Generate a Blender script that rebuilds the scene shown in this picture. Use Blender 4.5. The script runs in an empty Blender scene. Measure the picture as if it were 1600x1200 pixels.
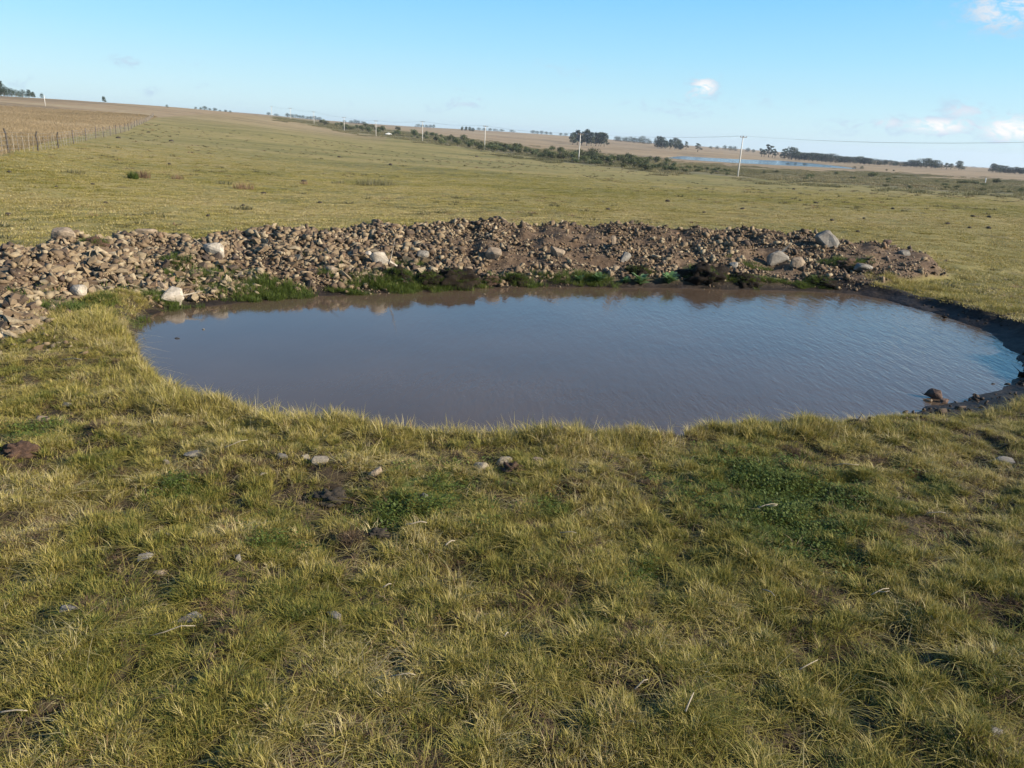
import bpy, bmesh, math, random
import numpy as np
from mathutils import Vector, Matrix

random.seed(7)
rng = np.random.default_rng(7)
S = bpy.context.scene
COL = S.collection
R = math.radians

# ------------------------------------------------------------------ camera
F = 1190.0                      # focal length in pixels of the 1600 px wide photograph
CAM_H = 3.2
PITCH = math.atan(385 / F)
ROLL = R(3.0)
fw = Vector((0, math.cos(PITCH), -math.sin(PITCH)))
rt0 = Vector((1, 0, 0))
up0 = rt0.cross(fw)
rt = rt0 * math.cos(ROLL) + up0 * math.sin(ROLL)
up = up0 * math.cos(ROLL) - rt0 * math.sin(ROLL)
CAM = Vector((0, 0, CAM_H))
cd = bpy.data.cameras.new('camera')
cam = bpy.data.objects.new('camera', cd)
COL.objects.link(cam)
cam.matrix_world = Matrix(((rt.x, up.x, -fw.x, 0), (rt.y, up.y, -fw.y, 0), (rt.z, up.z, -fw.z, CAM_H), (0, 0, 0, 1)))
cd.sensor_fit = 'HORIZONTAL'
cd.sensor_width = 36
cd.lens = F / 1600 * 36
cd.clip_start = 0.1
cd.clip_end = 30000
S.camera = cam

# ------------------------------------------------------------------ light, sky, exposure
SUN_EL = R(24)
SUN_AZ = R(104)                 # clockwise from +Y (the view direction): low on the right, a little behind
sun_dir = Vector((math.sin(SUN_AZ) * math.cos(SUN_EL), math.cos(SUN_AZ) * math.cos(SUN_EL), math.sin(SUN_EL)))
sl = bpy.data.lights.new('sun', 'SUN')
sl.energy = 5.0
sl.angle = R(0.5)
sl.color = (1.0, 0.91, 0.77)
so = bpy.data.objects.new('sun', sl)
COL.objects.link(so)
so.rotation_euler = sun_dir.to_track_quat('Z', 'Y').to_euler()
S.view_settings.view_transform = 'Standard'
S.view_settings.look = 'None'
S.view_settings.exposure = 1.02
S.view_settings.gamma = 1
S.view_settings.use_curve_mapping = False
S.render.engine = 'CYCLES'
S.cycles.max_bounces = 6
S.cycles.transparent_max_bounces = 8
S.cycles.volume_bounces = 0

world = bpy.data.worlds.new('World')
S.world = world
world.use_nodes = True
nt = world.node_tree
nt.nodes.clear()


class N:
    """small helper for node trees"""
    def __init__(self, tree):
        self.t = tree

    def __call__(self, typ, ins=None, **props):
        n = self.t.nodes.new(typ)
        for k, v in props.items():
            setattr(n, k, v)
        for k, v in (ins or {}).items():
            s = n.inputs[k]
            if hasattr(v, 'is_linked') and hasattr(v, 'node'):
                self.t.links.new(v, s)
            else:
                s.default_value = v
        return n

    def math(self, op, a, b=0.0, c=0.0, clamp=False):
        n = self('ShaderNodeMath', {0: a, 1: b, 2: c}, operation=op, use_clamp=clamp)
        return n.outputs[0]

    def mix(self, f, a, b, blend='MIX'):
        n = self('ShaderNodeMix', data_type='RGBA', blend_type=blend)
        for s, v in ((n.inputs[0], f), (n.inputs[6], a), (n.inputs[7], b)):
            if hasattr(v, 'node'):
                self.t.links.new(v, s)
            else:
                s.default_value = v
        return n.outputs[2]

    def ramp(self, f, stops, interp='LINEAR'):
        n = self('ShaderNodeValToRGB', {0: f})
        cr = n.color_ramp
        cr.interpolation = interp
        while len(cr.elements) < len(stops):
            cr.elements.new(0.5)
        for e, (p, c) in zip(cr.elements, stops):
            e.position = p
            e.color = c if len(c) == 4 else (*c, 1)
        return n.outputs[0]

    def noise(self, vec, scale, detail=4, rough=0.55, dist=0.0):
        n = self('ShaderNodeTexNoise', {'Vector': vec, 'Scale': scale, 'Detail': detail, 'Roughness': rough, 'Distortion': dist})
        return n.outputs[0]

    def link(self, a, b):
        self.t.links.new(a, b)


w = N(nt)
wout = w('ShaderNodeOutputWorld')
sky = w('ShaderNodeTexSky', sky_type='NISHITA', sun_disc=False, sun_elevation=SUN_EL, sun_rotation=SUN_AZ,
        altitude=100, air_density=1.0, dust_density=0.2, ozone_density=2.0)
hsv = w('ShaderNodeHueSaturation', {'Hue': 0.485, 'Saturation': 1.12, 'Value': 1.0, 'Color': sky.outputs[0]})
geo = w('ShaderNodeTexCoord')
# clouds of the real sky: soft wisps given by their direction (azimuth, elevation), broken up by noise
sep = w('ShaderNodeSeparateXYZ', {0: geo.outputs['Generated']})
az_s = w.math('ARCTAN2', sep.outputs[0], sep.outputs[1])
el_s = w.math('ARCSINE', sep.outputs[2])


def ray(px, py):
    return (fw + rt * ((px - 800) / F) + up * (-(py - 600) / F)).normalized()


CLOUDS = [  # px, py, half width px, half height px, strength
    (1101, 136, 13, 9, .80), (1082, 148, 14, 6, .5), (1462, 197, 30, 7, .85), (1500, 193, 16, 6, .6), (1388, 192, 16, 6, .55), (1508, 175, 24, 9, .5), (1590, 202, 28, 11, .95), (1562, 209, 16, 6, .6),
    (1575, 14, 34, 18, .55), (1325, 196, 22, 8, .35), (1060, 168, 60, 9, .30), (985, 178, 45, 7, .22), (1195, 155, 18, 9, .22),
    (895, 107, 40, 9, .25), (722, 163, 26, 8, .38), (668, 172, 22, 6, .25), (470, 63, 12, 9, .22), (203, 96, 20, 6, .34),
    (310, 100, 14, 5, .26), (235, 143, 10, 6, .3), (270, 118, 14, 7, .22), (318, 136, 8, 5, .22), (380, 158, 16, 7, .2), (548, 168, 14, 6, .22),
    (1405, 208, 20, 6, .3), (1300, 200, 30, 7, .22), (1255, 168, 25, 8, .16), (720, 138, 14, 9, .16), (15, 130, 24, 7, .25), (870, 140, 30, 7, .14)]
nvec = w('ShaderNodeMapping', {'Vector': geo.outputs['Generated'], 'Scale': (1, 1, 2.2)})
n1 = w.noise(nvec.outputs[0], 34, 6, 0.65, 0.8)
n2 = w.noise(nvec.outputs[0], 95, 5, 0.65, 0.5)
nn = w.math('ADD', w.math('MULTIPLY', n1, .65), w.math('MULTIPLY', n2, .35))
total = None
for (px, py, hw, hh, st) in CLOUDS:
    d = ray(px, py)
    a0, e0 = math.atan2(d.x, d.y), math.asin(d.z)
    # local frame turned so that the wisp lies level
    da = w.math('MULTIPLY', w.math('SUBTRACT', az_s, a0), F / hw * 0.60)
    de = w.math('MULTIPLY', w.math('SUBTRACT', el_s, e0), F / hh * 0.60)
    q = w.math('ADD', w.math('MULTIPLY', da, da), w.math('MULTIPLY', de, de))
    g = w.math('MULTIPLY', w.math('EXPONENT', w.math('MULTIPLY', q, -0.9)), st)
    total = g if total is None else w.math('MAXIMUM', total, g)
thr = w.math('SUBTRACT', .585, w.math('MULTIPLY', w.math('MULTIPLY', total, 2.4, clamp=True), .165))
cl = w.math('MULTIPLY', w.math('SUBTRACT', nn, thr), 8.0, clamp=True)
cl = w.math('MULTIPLY', cl, w.math('MULTIPLY', total, 2.4, clamp=True), clamp=True)
ccol = w.mix(w.math('MULTIPLY', w.math('SUBTRACT', total, .3), 2.0, clamp=True), (2.6, 3.4, 4.25, 1), (5.4, 5.2, 5.0, 1))
# the clear, strongly blue sky of a cold evening: the same on every bearing, paler towards the horizon
grad = w.ramp(w.math('DIVIDE', el_s, math.pi / 2, clamp=True), [(0, (.60, .84, .93)), (.03, (.50, .80, .95)), (.065, (.345, .72, .97)), (.11, (.195, .60, 1.0)), (.16, (.14, .46, .88)), (.35, (.05, .19, .50)), (1, (.025, .10, .30))])
grad = w('ShaderNodeVectorMath', {0: grad, 1: (5.1, 5.1, 5.1)}, operation='MULTIPLY').outputs[0]
skyc = w.mix(.16, grad, hsv.outputs[0])
skyc = w.mix(cl, skyc, ccol)
bg = w('ShaderNodeBackground', {'Color': skyc, 'Strength': 0.1})
w.link(bg.outputs[0], wout.inputs[0])

# ------------------------------------------------------------------ noise in numpy


def _hash(ix, iy, seed):
    h = (ix.astype(np.int64) * 374761393 + iy.astype(np.int64) * 668265263 + seed * 1274126177) & 0xFFFFFFFF
    h = ((h ^ (h >> 13)) * 1274126177) & 0xFFFFFFFF
    h = h ^ (h >> 16)
    return (h & 0xFFFF) / 65535.0


def vnoise(x, y, seed=0):
    ix, iy = np.floor(x), np.floor(y)
    fx, fy = x - ix, y - iy
    fx = fx * fx * (3 - 2 * fx)
    fy = fy * fy * (3 - 2 * fy)
    a, b = _hash(ix, iy, seed), _hash(ix + 1, iy, seed)
    c, d = _hash(ix, iy + 1, seed), _hash(ix + 1, iy + 1, seed)
    return (a + (b - a) * fx) * (1 - fy) + (c + (d - c) * fx) * fy


def fbm(x, y, seed=0, octv=4):
    s, amp, tot = 0, 1.0, 0
    for o in range(octv):
        s = s + amp * vnoise(x * 2 ** o + 13.7 * o, y * 2 ** o - 7.3 * o, seed + o)
        tot += amp
        amp *= .5
    return s / tot - .5


def sstep(a, b, x):
    t = np.clip((x - a) / (b - a), 0, 1)
    return t * t * (3 - 2 * t)


# ------------------------------------------------------------------ terrain: surveyed points, smoothly joined


def hor_d(px, py):
    d = ray(px, py)
    return d, math.hypot(d.x, d.y)


ctl = []


def c_d(px, py, dist):          # a point of the land seen at this pixel, this far away
    d, h = hor_d(px, py)
    ctl.append((math.degrees(math.atan2(d.x, d.y)), math.log(dist), CAM_H + d.z * dist / h))


def c_z(az, dist, z):
    ctl.append((az, math.log(dist), z))


def azpx(px, py=230):
    d = ray(px, py)
    return math.degrees(math.atan2(d.x, d.y))


for a in (-55, -35, -18, 0, 18, 35, 55):
    for dd in (1, 3, 7, 12):
        c_z(a, dd, 0.0)
    c_z(a, 20, -0.05)
    c_z(a, 29, -0.12 - 0.003 * (a + 40))
for dd, z in ((60, .2), (130, 1), (200, 3), (480, 13), (1500, 17), (6000, 20)):
    c_z(-55, dd, z)
for dd, z in ((60, -.8), (150, -2.4), (400, -5), (1000, -11), (3000, -20), (6000, -26)):
    c_z(55, dd, z)
for p in ((0, 237, 57), (0, 195, 130), (0, 170, 300), (0, 150, 480),
          (120, 250, 62), (120, 158, 480), (120, 185, 220),
          (240, 235, 90), (240, 210, 160), (240, 183, 315), (240, 166.5, 480),
          (330, 225, 130), (330, 200, 240), (330, 173, 520),
          (430, 240, 110), (430, 210, 230), (430, 184, 560), (430, 180.5, 1400),
          (545, 260, 90), (545, 225, 230), (545, 207, 440), (545, 193, 1400),
          (660, 260, 100), (660, 221, 345), (660, 212, 500), (660, 199, 1400),
          (800, 300, 52), (800, 260, 140), (800, 241, 275), (800, 228, 450), (800, 207.5, 1300),
          (905, 256, 225), (905, 240, 350), (905, 226, 900), (905, 214, 1700),
          (1050, 268, 195), (1050, 252, 400), (1050, 233, 950), (1050, 226, 2200),
          (1157, 310, 60), (1157, 278, 178), (1157, 262, 320), (1157, 241, 1100), (1157, 233, 2500),
          (1340, 288, 165), (1340, 268, 400), (1340, 258, 850), (1340, 249, 2600),
          (1500, 340, 48), (1500, 299, 150), (1500, 278, 380), (1500, 272, 800), (1500, 264, 3500),
          (1600, 303, 140), (1600, 282, 380), (1600, 274.5, 900), (1600, 266, 3500)):
    c_d(*p)
for px, d1, z1, d2, z2 in ((0, 900, 13, 6000, 18), (240, 800, 12.5, 6000, 20), (330, 900, 13, 6000, 25), (430, 3000, 26, 6000, 20), (660, 3000, 16, 6000, 12), (905, 3000, 10, 6000, 0),
                           (1157, 4500, 2, 7000, -10), (1340, 4000, -10, 7000, -22), (1600, 5000, -30, 7000, -36)):
    c_z(azpx(px), d1, z1)
    c_z(azpx(px), d2, z2)
ctl = np.array(ctl)
AS, LS = 12.0, 0.55             # one unit of azimuth / log distance


def _phi(r2):
    return np.where(r2 > 1e-12, 0.5 * r2 * np.log(np.maximum(r2, 1e-12)), 0)


P = np.stack([ctl[:, 0] / AS, ctl[:, 1] / LS], 1)
n = len(P)
K = _phi(((P[:, None] - P[None]) ** 2).sum(-1)) + np.eye(n) * 0.002
A = np.zeros((n + 3, n + 3))
A[:n, :n] = K
A[:n, n] = 1
A[:n, n + 1:] = P
A[n:, :n] = A[:n, n:].T
sol = np.linalg.solve(A, np.concatenate([ctl[:, 2], [0, 0, 0]]))
AZT = np.arange(-60, 60.01, 0.5)
LT = np.arange(0, math.log(7600), 0.025)
ga, gl = np.meshgrid(AZT, LT, indexing='ij')
q = np.stack([ga.ravel() / AS, gl.ravel() / LS], 1)
tab = np.zeros(len(q))
for i in range(0, len(q), 20000):
    qq = q[i:i + 20000]
    tab[i:i + 20000] = _phi(((qq[:, None] - P[None]) ** 2).sum(-1)) @ sol[:n] + sol[n] + qq @ sol[n + 1:]
tab = tab.reshape(ga.shape)


def _lookup(az, l):
    fa = np.clip((az + 60) / .5, 0, len(AZT) - 1.001)
    fl = np.clip(l / .025, 0, len(LT) - 1.001)
    ia, il = fa.astype(int), fl.astype(int)
    fa, fl = fa - ia, fl - il
    return ((tab[ia, il] * (1 - fl) + tab[ia, il + 1] * fl) * (1 - fa) + (tab[ia + 1, il] * (1 - fl) + tab[ia + 1, il + 1] * fl) * fa)


def base(x, y):
    r = np.maximum(np.hypot(x, y), 1.0)
    az = np.degrees(np.arctan2(x, y))
    l = np.log(r)
    z = _lookup(np.clip(az, -55, 55), l)
    back = .5 * (_lookup(np.full_like(l, -55.), l) + _lookup(np.full_like(l, 55.), l))
    t = sstep(55, 120, np.abs(az))
    return z * (1 - t) + back * t


def on_plane(px, py, z):
    d = ray(px, py)
    t = (z - CAM_H) / d.z
    return (d.x * t, d.y * t)


WATER = -0.36
# shore of the pond: pixel, plane it was sighted on, shelf width, steepness of the bank behind the shelf
SHORE = [(212, 512, WATER, .12, 1.3), (225, 497, WATER, .15, 1.0), (250, 486, WATER, .15, .9), (300, 480, WATER, .2, .7), (360, 474, WATER, .25, .6), (420, 469, WATER, .3, .5),
         (500, 463, WATER, .3, .6), (600, 458, WATER, .25, .7), (700, 454, WATER, .1, .9), (760, 450, WATER, .1, .9), (850, 448, WATER, .1, .9),
         (950, 449, WATER, .1, .9), (1050, 450, WATER, .1, .9), (1130, 452, WATER, .1, .9), (1200, 453, WATER, .15, .8), (1270, 455, WATER, .25, .6),
         (1340, 460, WATER, .5, .9), (1380, 468, WATER, .55, 1.8), (1430, 480, WATER, .5, 2.0), (1480, 495, WATER, .5, 2.0), (1530, 513, WATER, .5, 2.0),
         (1568, 532, WATER, .5, 2.0), (1590, 552, WATER, .45, 1.8), (1597, 575, WATER, .45, 1.3), (1584, 598, WATER, .7, .3), (1550, 612, WATER, .7, .2),
         (1500, 624, WATER, .75, .2), (1455, 636, WATER, .6, .2), (1432, 648, WATER, .35, .2), (1400, 660, WATER, .1, .22), (1300, 652, -.05, .03, 1.6),
         (1150, 650, 0, .02, 3), (1000, 667, 0, .02, 3), (850, 673, 0, .02, 3), (700, 671, 0, .02, 3), (600, 666, 0, .02, 3),
         (500, 653, 0, .02, 3), (420, 642, 0, .02, 3), (335, 622, 0, .02, 3), (290, 612, 0, .02, 3), (250, 580, 0, .02, 2.6), (226, 552, -.1, .03, 2.2), (210, 528, -.2, .06, 1.6)]
SP = np.array([on_plane(p[0], p[1], p[2]) for p in SHORE])
SW = np.array([(p[3], p[4]) for p in SHORE])


def pond_sd(x, y):
    """signed distance to the shore (positive on land) and the bank data of the nearest shore"""
    best = np.full(x.shape, 1e9)
    ws = np.zeros(x.shape)
    ks = np.ones(x.shape)
    inside = np.zeros(x.shape, bool)
    m = len(SP)
    for i in range(m):
        a, b = SP[i], SP[(i + 1) % m]
        e = b - a
        t = np.clip(((x - a[0]) * e[0] + (y - a[1]) * e[1]) / (e @ e), 0, 1)
        d2 = (x - a[0] - t * e[0]) ** 2 + (y - a[1] - t * e[1]) ** 2
        better = d2 < best
        best = np.where(better, d2, best)
        wk = SW[i][None] * (1 - t[..., None]) + SW[(i + 1) % m][None] * t[..., None]
        ws = np.where(better, wk[..., 0], ws)
        ks = np.where(better, wk[..., 1], ks)
        cond = (a[1] > y) != (b[1] > y)
        with np.errstate(divide='ignore', invalid='ignore'):
            xi = a[0] + (y - a[1]) / (b[1] - a[1] + 1e-12) * e[0]
        inside ^= cond & (x < xi)
    d = np.sqrt(best)
    return np.where(inside, -d, d), ws, ks


# rubble bank: front foot, crest and its height, by bearing
FRONT = [(-260, 520, 0), (-120, 512, 0), (0, 528, 0), (55, 518, 0), (92, 492, -.05), (150, 474, -.2), (250, 483, WATER), (300, 478, WATER), (420, 469, WATER), (600, 458, WATER), (760, 450, WATER),
         (950, 449, WATER), (1130, 451, WATER), (1270, 454, WATER), (1330, 452, -.2), (1385, 440, -.05), (1440, 430, 0), (1472, 424, 0), (1500, 420, 0)]
CREST = [(-260, 430, .35), (-120, 408, .4), (0, 392, .48), (50, 384, .52), (95, 372, .55), (150, 373, .5), (220, 367, .5), (330, 371, .45), (400, 361, .55), (500, 362, .55), (600, 353, .62),
         (700, 352, .65), (830, 348, .7), (950, 350, .7), (1040, 352, .7), (1100, 357, .66), (1200, 362, .6), (1290, 368, .55), (1330, 377, .45), (1380, 383, .35), (1430, 394, .2), (1475, 416, .05), (1500, 425, .0)]


def _polar(lst):
    o = []
    for px, py, z in lst:
        x, y = on_plane(px, py, z)
        o.append((math.degrees(math.atan2(x, y)), math.hypot(x, y), z))
    o.sort()
    return np.array(o)


FR, CR = _polar(FRONT), _polar(CREST)
BK_A0, BK_A1 = FR[0, 0], max(FR[-1, 0], CR[-1, 0])


def bank(x, y):
    """height of the rubble bank and how far up it a point lies (t<0 in front, 0..1 face, >1 behind)"""
    az = np.degrees(np.arctan2(x, y))
    r = np.hypot(x, y)
    wob = fbm(x * .7, y * .7, 31, 3)
    rf = np.interp(az, FR[:, 0], FR[:, 1]) + wob * .7
    zf = np.interp(az, FR[:, 0], FR[:, 2])
    rc = np.maximum(np.interp(az, CR[:, 0], CR[:, 1]), rf + .3)
    zc = np.interp(az, CR[:, 0], CR[:, 2]) + fbm(az * .8, az * 0, 5, 3) * .18
    t = (r - rf) / (rc - rf)
    prof = np.clip(t, 0, 1) ** .62
    z = zf - .03 + (zc - zf) * prof
    z = z + fbm(x * 1.35, y * 1.35, 77, 3) * .46 * sstep(0, .25, t)
    tb = (r - rc) / 2.2
    z = np.where(t > 1, z - sstep(0, 1, tb) * (zc + .6), z)
    ok = (t > -.05) & (tb < 1) & (az > BK_A0 - 25) & (az < BK_A1)
    fade = sstep(BK_A1, BK_A1 - 1.5, az) * sstep(BK_A0 - 25, BK_A0, az)
    return z, t, tb, ok, fade


LAKE_Z = -5.5
LAKE = [(1042, 246.6), (1062, 243.6), (1100, 246), (1160, 249), (1220, 251), (1265, 255), (1300, 258.5), (1338, 263.2), (1330, 264.6), (1270, 261.4), (1200, 258.2), (1150, 255.6), (1100, 252.4), (1065, 249.6)]
LP = np.array([on_plane(a, b, LAKE_Z) for a, b in LAKE])


def poly_sd(PP, x, y):
    best = np.full(x.shape, 1e18)
    inside = np.zeros(x.shape, bool)
    m = len(PP)
    for i in range(m):
        a, b = PP[i], PP[(i + 1) % m]
        e = b - a
        t = np.clip(((x - a[0]) * e[0] + (y - a[1]) * e[1]) / (e @ e), 0, 1)
        best = np.minimum(best, (x - a[0] - t * e[0]) ** 2 + (y - a[1] - t * e[1]) ** 2)
        cond = (a[1] > y) != (b[1] > y)
        xi = a[0] + (y - a[1]) / (b[1] - a[1] + 1e-12) * e[0]
        inside ^= cond & (x < xi)
    d = np.sqrt(best)
    return np.where(inside, -d, d)


def height(x, y, info=False):
    x = np.atleast_1d(np.asarray(x, float))
    y = np.atleast_1d(np.asarray(y, float))
    r = np.hypot(x, y)
    z = base(x, y)
    near = np.clip(1.2 - r / 90, 0, 1)
    z = z + fbm(x * .35, y * .35, 3, 3) * .16 * near * sstep(1, 6, r)
    hum = fbm(x * 1.9, y * 1.9, 11, 3)
    z = z + hum * .19 * np.clip(1.4 - r / 40, .12, 1)
    z = z + fbm(x * 6.5, y * 6.5, 21, 2) * .06 * np.clip(1.2 - r / 22, 0, 1)
    if (r < 20).any():
        z = z + np.clip(fbm(x * 5.4, y * 5.4, 301, 3), -.3, .1) * .13 * np.clip(1.3 - r / 16, 0, 1)
    z = z + fbm(x * .03, y * .03, 41, 3) * .5 * sstep(60, 150, r)
    z = z + .22 * np.exp(-((x - 10.6) ** 2 + (y - 12.6) ** 2) / 5.5)
    rub = np.zeros(x.shape)
    sd = np.full(x.shape, 99.)
    ws = np.zeros(x.shape)
    m = r < 34
    if m.any():
        xm, ym = x[m], y[m]
        zb, t, tb, ok, fade = bank(xm, ym)
        zz = z[m]
        nb = np.where(ok, np.maximum(zz, zz + (zb - zz) * fade), zz)
        nb = np.where(ok & (t < .5), zz + (zb - zz) * fade * sstep(-.05, .12, t), nb)
        s, wsm, ks = pond_sd(xm, ym)
        s2 = s + fbm(xm * 1.6, ym * 1.6, 51, 3) * np.clip(wsm * .9, .14, .35)
        carve = WATER + .005 + np.where(s2 < 0, np.maximum(s2 * .45, -.7), np.minimum(s2, wsm) * .22 + np.maximum(s2 - wsm, 0) * ks)
        nb = np.minimum(nb, carve + fbm(xm * 5, ym * 5, 61, 3) * .05 * sstep(0, .1, s2 + .1))
        z[m] = nb
        rub[m] = np.where(ok & (nb > zz - .6), sstep(-.02, .1, t) * sstep(.75, .3, tb) * fade, 0)
        sd[m] = s2
        ws[m] = wsm
    m = (r > 250) & (r < 1400)
    if m.any():
        s = poly_sd(LP, x[m], y[m])
        zz = z[m]
        inl = sstep(8, -8, s)
        rim = sstep(90, 0, s)
        zz = np.where(s > 0, np.maximum(zz * (1 - rim) + (LAKE_Z + .5 + s * .004) * rim, LAKE_Z + .15), zz)
        zz = zz * (1 - inl) + (LAKE_Z - 1.2) * inl
        z[m] = zz
    if info:
        return z, rub, sd, ws
    return z


_ds = np.exp(np.linspace(math.log(2.0), math.log(6500), 2600))


def at(px, py):
    """the point of the land seen at a pixel of the photograph"""
    d = ray(px, py)
    h = math.hypot(d.x, d.y)
    xs, ys, zs = d.x / h * _ds, d.y / h * _ds, CAM_H + d.z / h * _ds
    hit = np.nonzero(np.where(_ds < 34, np.maximum(height(xs, ys), WATER), height(xs, ys)) >= zs)[0]
    i = hit[0] if len(hit) else len(_ds) - 1
    z = float(height(xs[i], ys[i])[0])
    return Vector((xs[i], ys[i], max(z, WATER) if _ds[i] < 34 else z))


def on_bearing(px, py, dist):
    """the point of the land on the bearing of a pixel at a known distance"""
    d = ray(px, py)
    h = math.hypot(d.x, d.y)
    x, y = d.x / h * dist, d.y / h * dist
    return Vector((x, y, float(height(x, y)[0])))


def px_m(p):
    """pixels of the photograph per metre at a place"""
    return F / max(.1, (Vector(p) - CAM).dot(fw))


def project(x, y, z):
    dx, dy, dz = x, y, z - CAM_H
    f = dx * fw.x + dy * fw.y + dz * fw.z
    f = np.where(f > .05, f, .05)
    return 800 + F * (dx * rt.x + dy * rt.y + dz * rt.z) / f, 600 - F * (dx * up.x + dy * up.y + dz * up.z) / f, f > .06


# ------------------------------------------------------------------ object helpers


def link(o, parent=None):
    COL.objects.link(o)
    if parent is not None:
        o.parent = parent
    return o


def tag(o, label=None, cat=None, group=None, kind=None):
    for k, v in (('label', label), ('category', cat), ('group', group), ('kind', kind)):
        if v:
            o[k] = v
    return o


def mesh_np(name, verts, faces_flat, sizes, mat=None, attrs=None, smooth=False, facecol=None):
    me = bpy.data.meshes.new(name)
    verts = np.asarray(verts, np.float32)
    faces_flat = np.asarray(faces_flat, np.int32)
    sizes = np.asarray(sizes, np.int32)
    me.vertices.add(len(verts))
    me.vertices.foreach_set('co', verts.ravel())
    me.loops.add(len(faces_flat))
    me.loops.foreach_set('vertex_index', faces_flat)
    me.polygons.add(len(sizes))
    me.polygons.foreach_set('loop_start', np.concatenate([[0], np.cumsum(sizes)[:-1]]).astype(np.int32))
    me.polygons.foreach_set('loop_total', sizes)
    if smooth:
        me.polygons.foreach_set('use_smooth', np.ones(len(sizes), bool))
    me.update(calc_edges=True)
    for k, v in (attrs or {}).items():
        a = me.attributes.new(k, 'FLOAT', 'POINT')
        a.data.foreach_set('value', np.asarray(v, np.float32))
    if mat:
        me.materials.append(mat)
    return me


def bm_mesh(name, bm, mat, smooth=False):
    me = bpy.data.meshes.new(name)
    bm.to_mesh(me)
    bm.free()
    if smooth:
        for p in me.polygons:
            p.use_smooth = True
    me.materials.append(mat)
    return me


def obj(name, me, loc=(0, 0, 0), parent=None, rot=(0, 0, 0), scale=(1, 1, 1)):
    o = bpy.data.objects.new(name, me)
    o.location = loc
    o.rotation_euler = rot
    o.scale = scale
    return link(o, parent)


def empty(name, loc, rot=(0, 0, 0), scale=(1, 1, 1)):
    o = bpy.data.objects.new(name, None)
    o.empty_display_size = .1
    o.location = loc
    o.rotation_euler = rot
    o.scale = scale
    return link(o)


def tube(bm, pts, radii, n=6, cap=True):
    pts = [Vector(p) for p in pts]
    rings = []
    for i, p in enumerate(pts):
        d = (pts[min(i + 1, len(pts) - 1)] - pts[max(i - 1, 0)])
        d = d.normalized() if d.length > 1e-9 else Vector((0, 0, 1))
        a = d.cross(Vector((0, 0, 1)) if abs(d.z) < .95 else Vector((1, 0, 0))).normalized()
        b = d.cross(a)
        rings.append([bm.verts.new(p + (a * math.cos(k / n * 2 * math.pi) + b * math.sin(k / n * 2 * math.pi)) * radii[i]) for k in range(n)])
    for r0, r1 in zip(rings, rings[1:]):
        for k in range(n):
            bm.faces.new((r0[k], r0[(k + 1) % n], r1[(k + 1) % n], r1[k]))
    if cap:
        bm.faces.new(rings[0][::-1])
        bm.faces.new(rings[-1])


def box(bm, c, s, rot=None):
    M = Matrix.Translation(c) @ (rot.to_4x4() if rot is not None else Matrix.Identity(4)) @ Matrix.Diagonal((*s, 1))
    return bmesh.ops.create_cube(bm, size=1, matrix=M)['verts']


# ------------------------------------------------------------------ materials


def material(name):
    m = bpy.data.materials.new(name)
    m.use_nodes = True
    m.node_tree.nodes.clear()
    s = N(m.node_tree)
    out = s('ShaderNodeOutputMaterial')
    return m, s, out


def mat_plain(name, c0, c1, scale=8, rough=.8, bump=.2, bscale=40, rand=.0, spec=.3):
    m, s, out = material(name)
    tc = s('ShaderNodeTexCoord')
    f = s.noise(tc.outputs['Object'], scale, 5)
    col = s.ramp(f, [(.3, c0), (.7, c1)])
    if rand:
        oi = s('ShaderNodeObjectInfo')
        hs = s('ShaderNodeHueSaturation', {'Value': s.math('ADD', 1 - rand, s.math('MULTIPLY', oi.outputs['Random'], 2 * rand)), 'Color': col})
        col = hs.outputs[0]
    b = s('ShaderNodeBump', {'Strength': bump, 'Distance': .02, 'Height': s.noise(tc.outputs['Object'], bscale, 4)})
    p = s('ShaderNodeBsdfPrincipled', {'Base Color': col, 'Roughness': rough, 'Specular IOR Level': spec, 'Normal': b.outputs[0]})
    s.link(p.outputs[0], out.inputs[0])
    return m


def mat_stone(name, inst):
    """broken basalt and weathered tan stone; the tint runs from stone to stone"""
    m, s, out = material(name)
    tc = s('ShaderNodeTexCoord')
    if inst:
        f = s('ShaderNodeObjectInfo').outputs['Random']
        vec = tc.outputs['Object']
    else:
        f = s('ShaderNodeAttribute', attribute_name='tint').outputs['Fac']
        vec = s('ShaderNodeNewGeometry').outputs['Position']
    col = s.ramp(f, [(0, (.028, .020, .015)), (.07, (.06, .042, .03)), (.18, (.12, .080, .047)), (.38, (.165, .115, .066)), (.58, (.225, .163, .094)), (.75, (.24, .187, .115)), (.92, (.335, .265, .17)), (1, (.18, .105, .056))])
    n1 = s.noise(vec, 9, 5, .65)
    n2 = s.noise(vec, 45, 4, .6)
    col = s.mix(s.math('MULTIPLY', s.math('SUBTRACT', n1, .42), 2.2, clamp=True), col, (.085, .06, .043, 1))
    col = s.mix(s.math('MULTIPLY', s.math('SUBTRACT', n2, .55), 1.6, clamp=True), col, (.30, .26, .20, 1))
    b = s('ShaderNodeBump', {'Strength': .5, 'Distance': .02, 'Height': s.noise(vec, 28, 5, .65)})
    p = s('ShaderNodeBsdfPrincipled', {'Base Color': col, 'Roughness': .9, 'Specular IOR Level': .25, 'Normal': b.outputs[0]})
    s.link(p.outputs[0], out.inputs[0])
    return m


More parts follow.
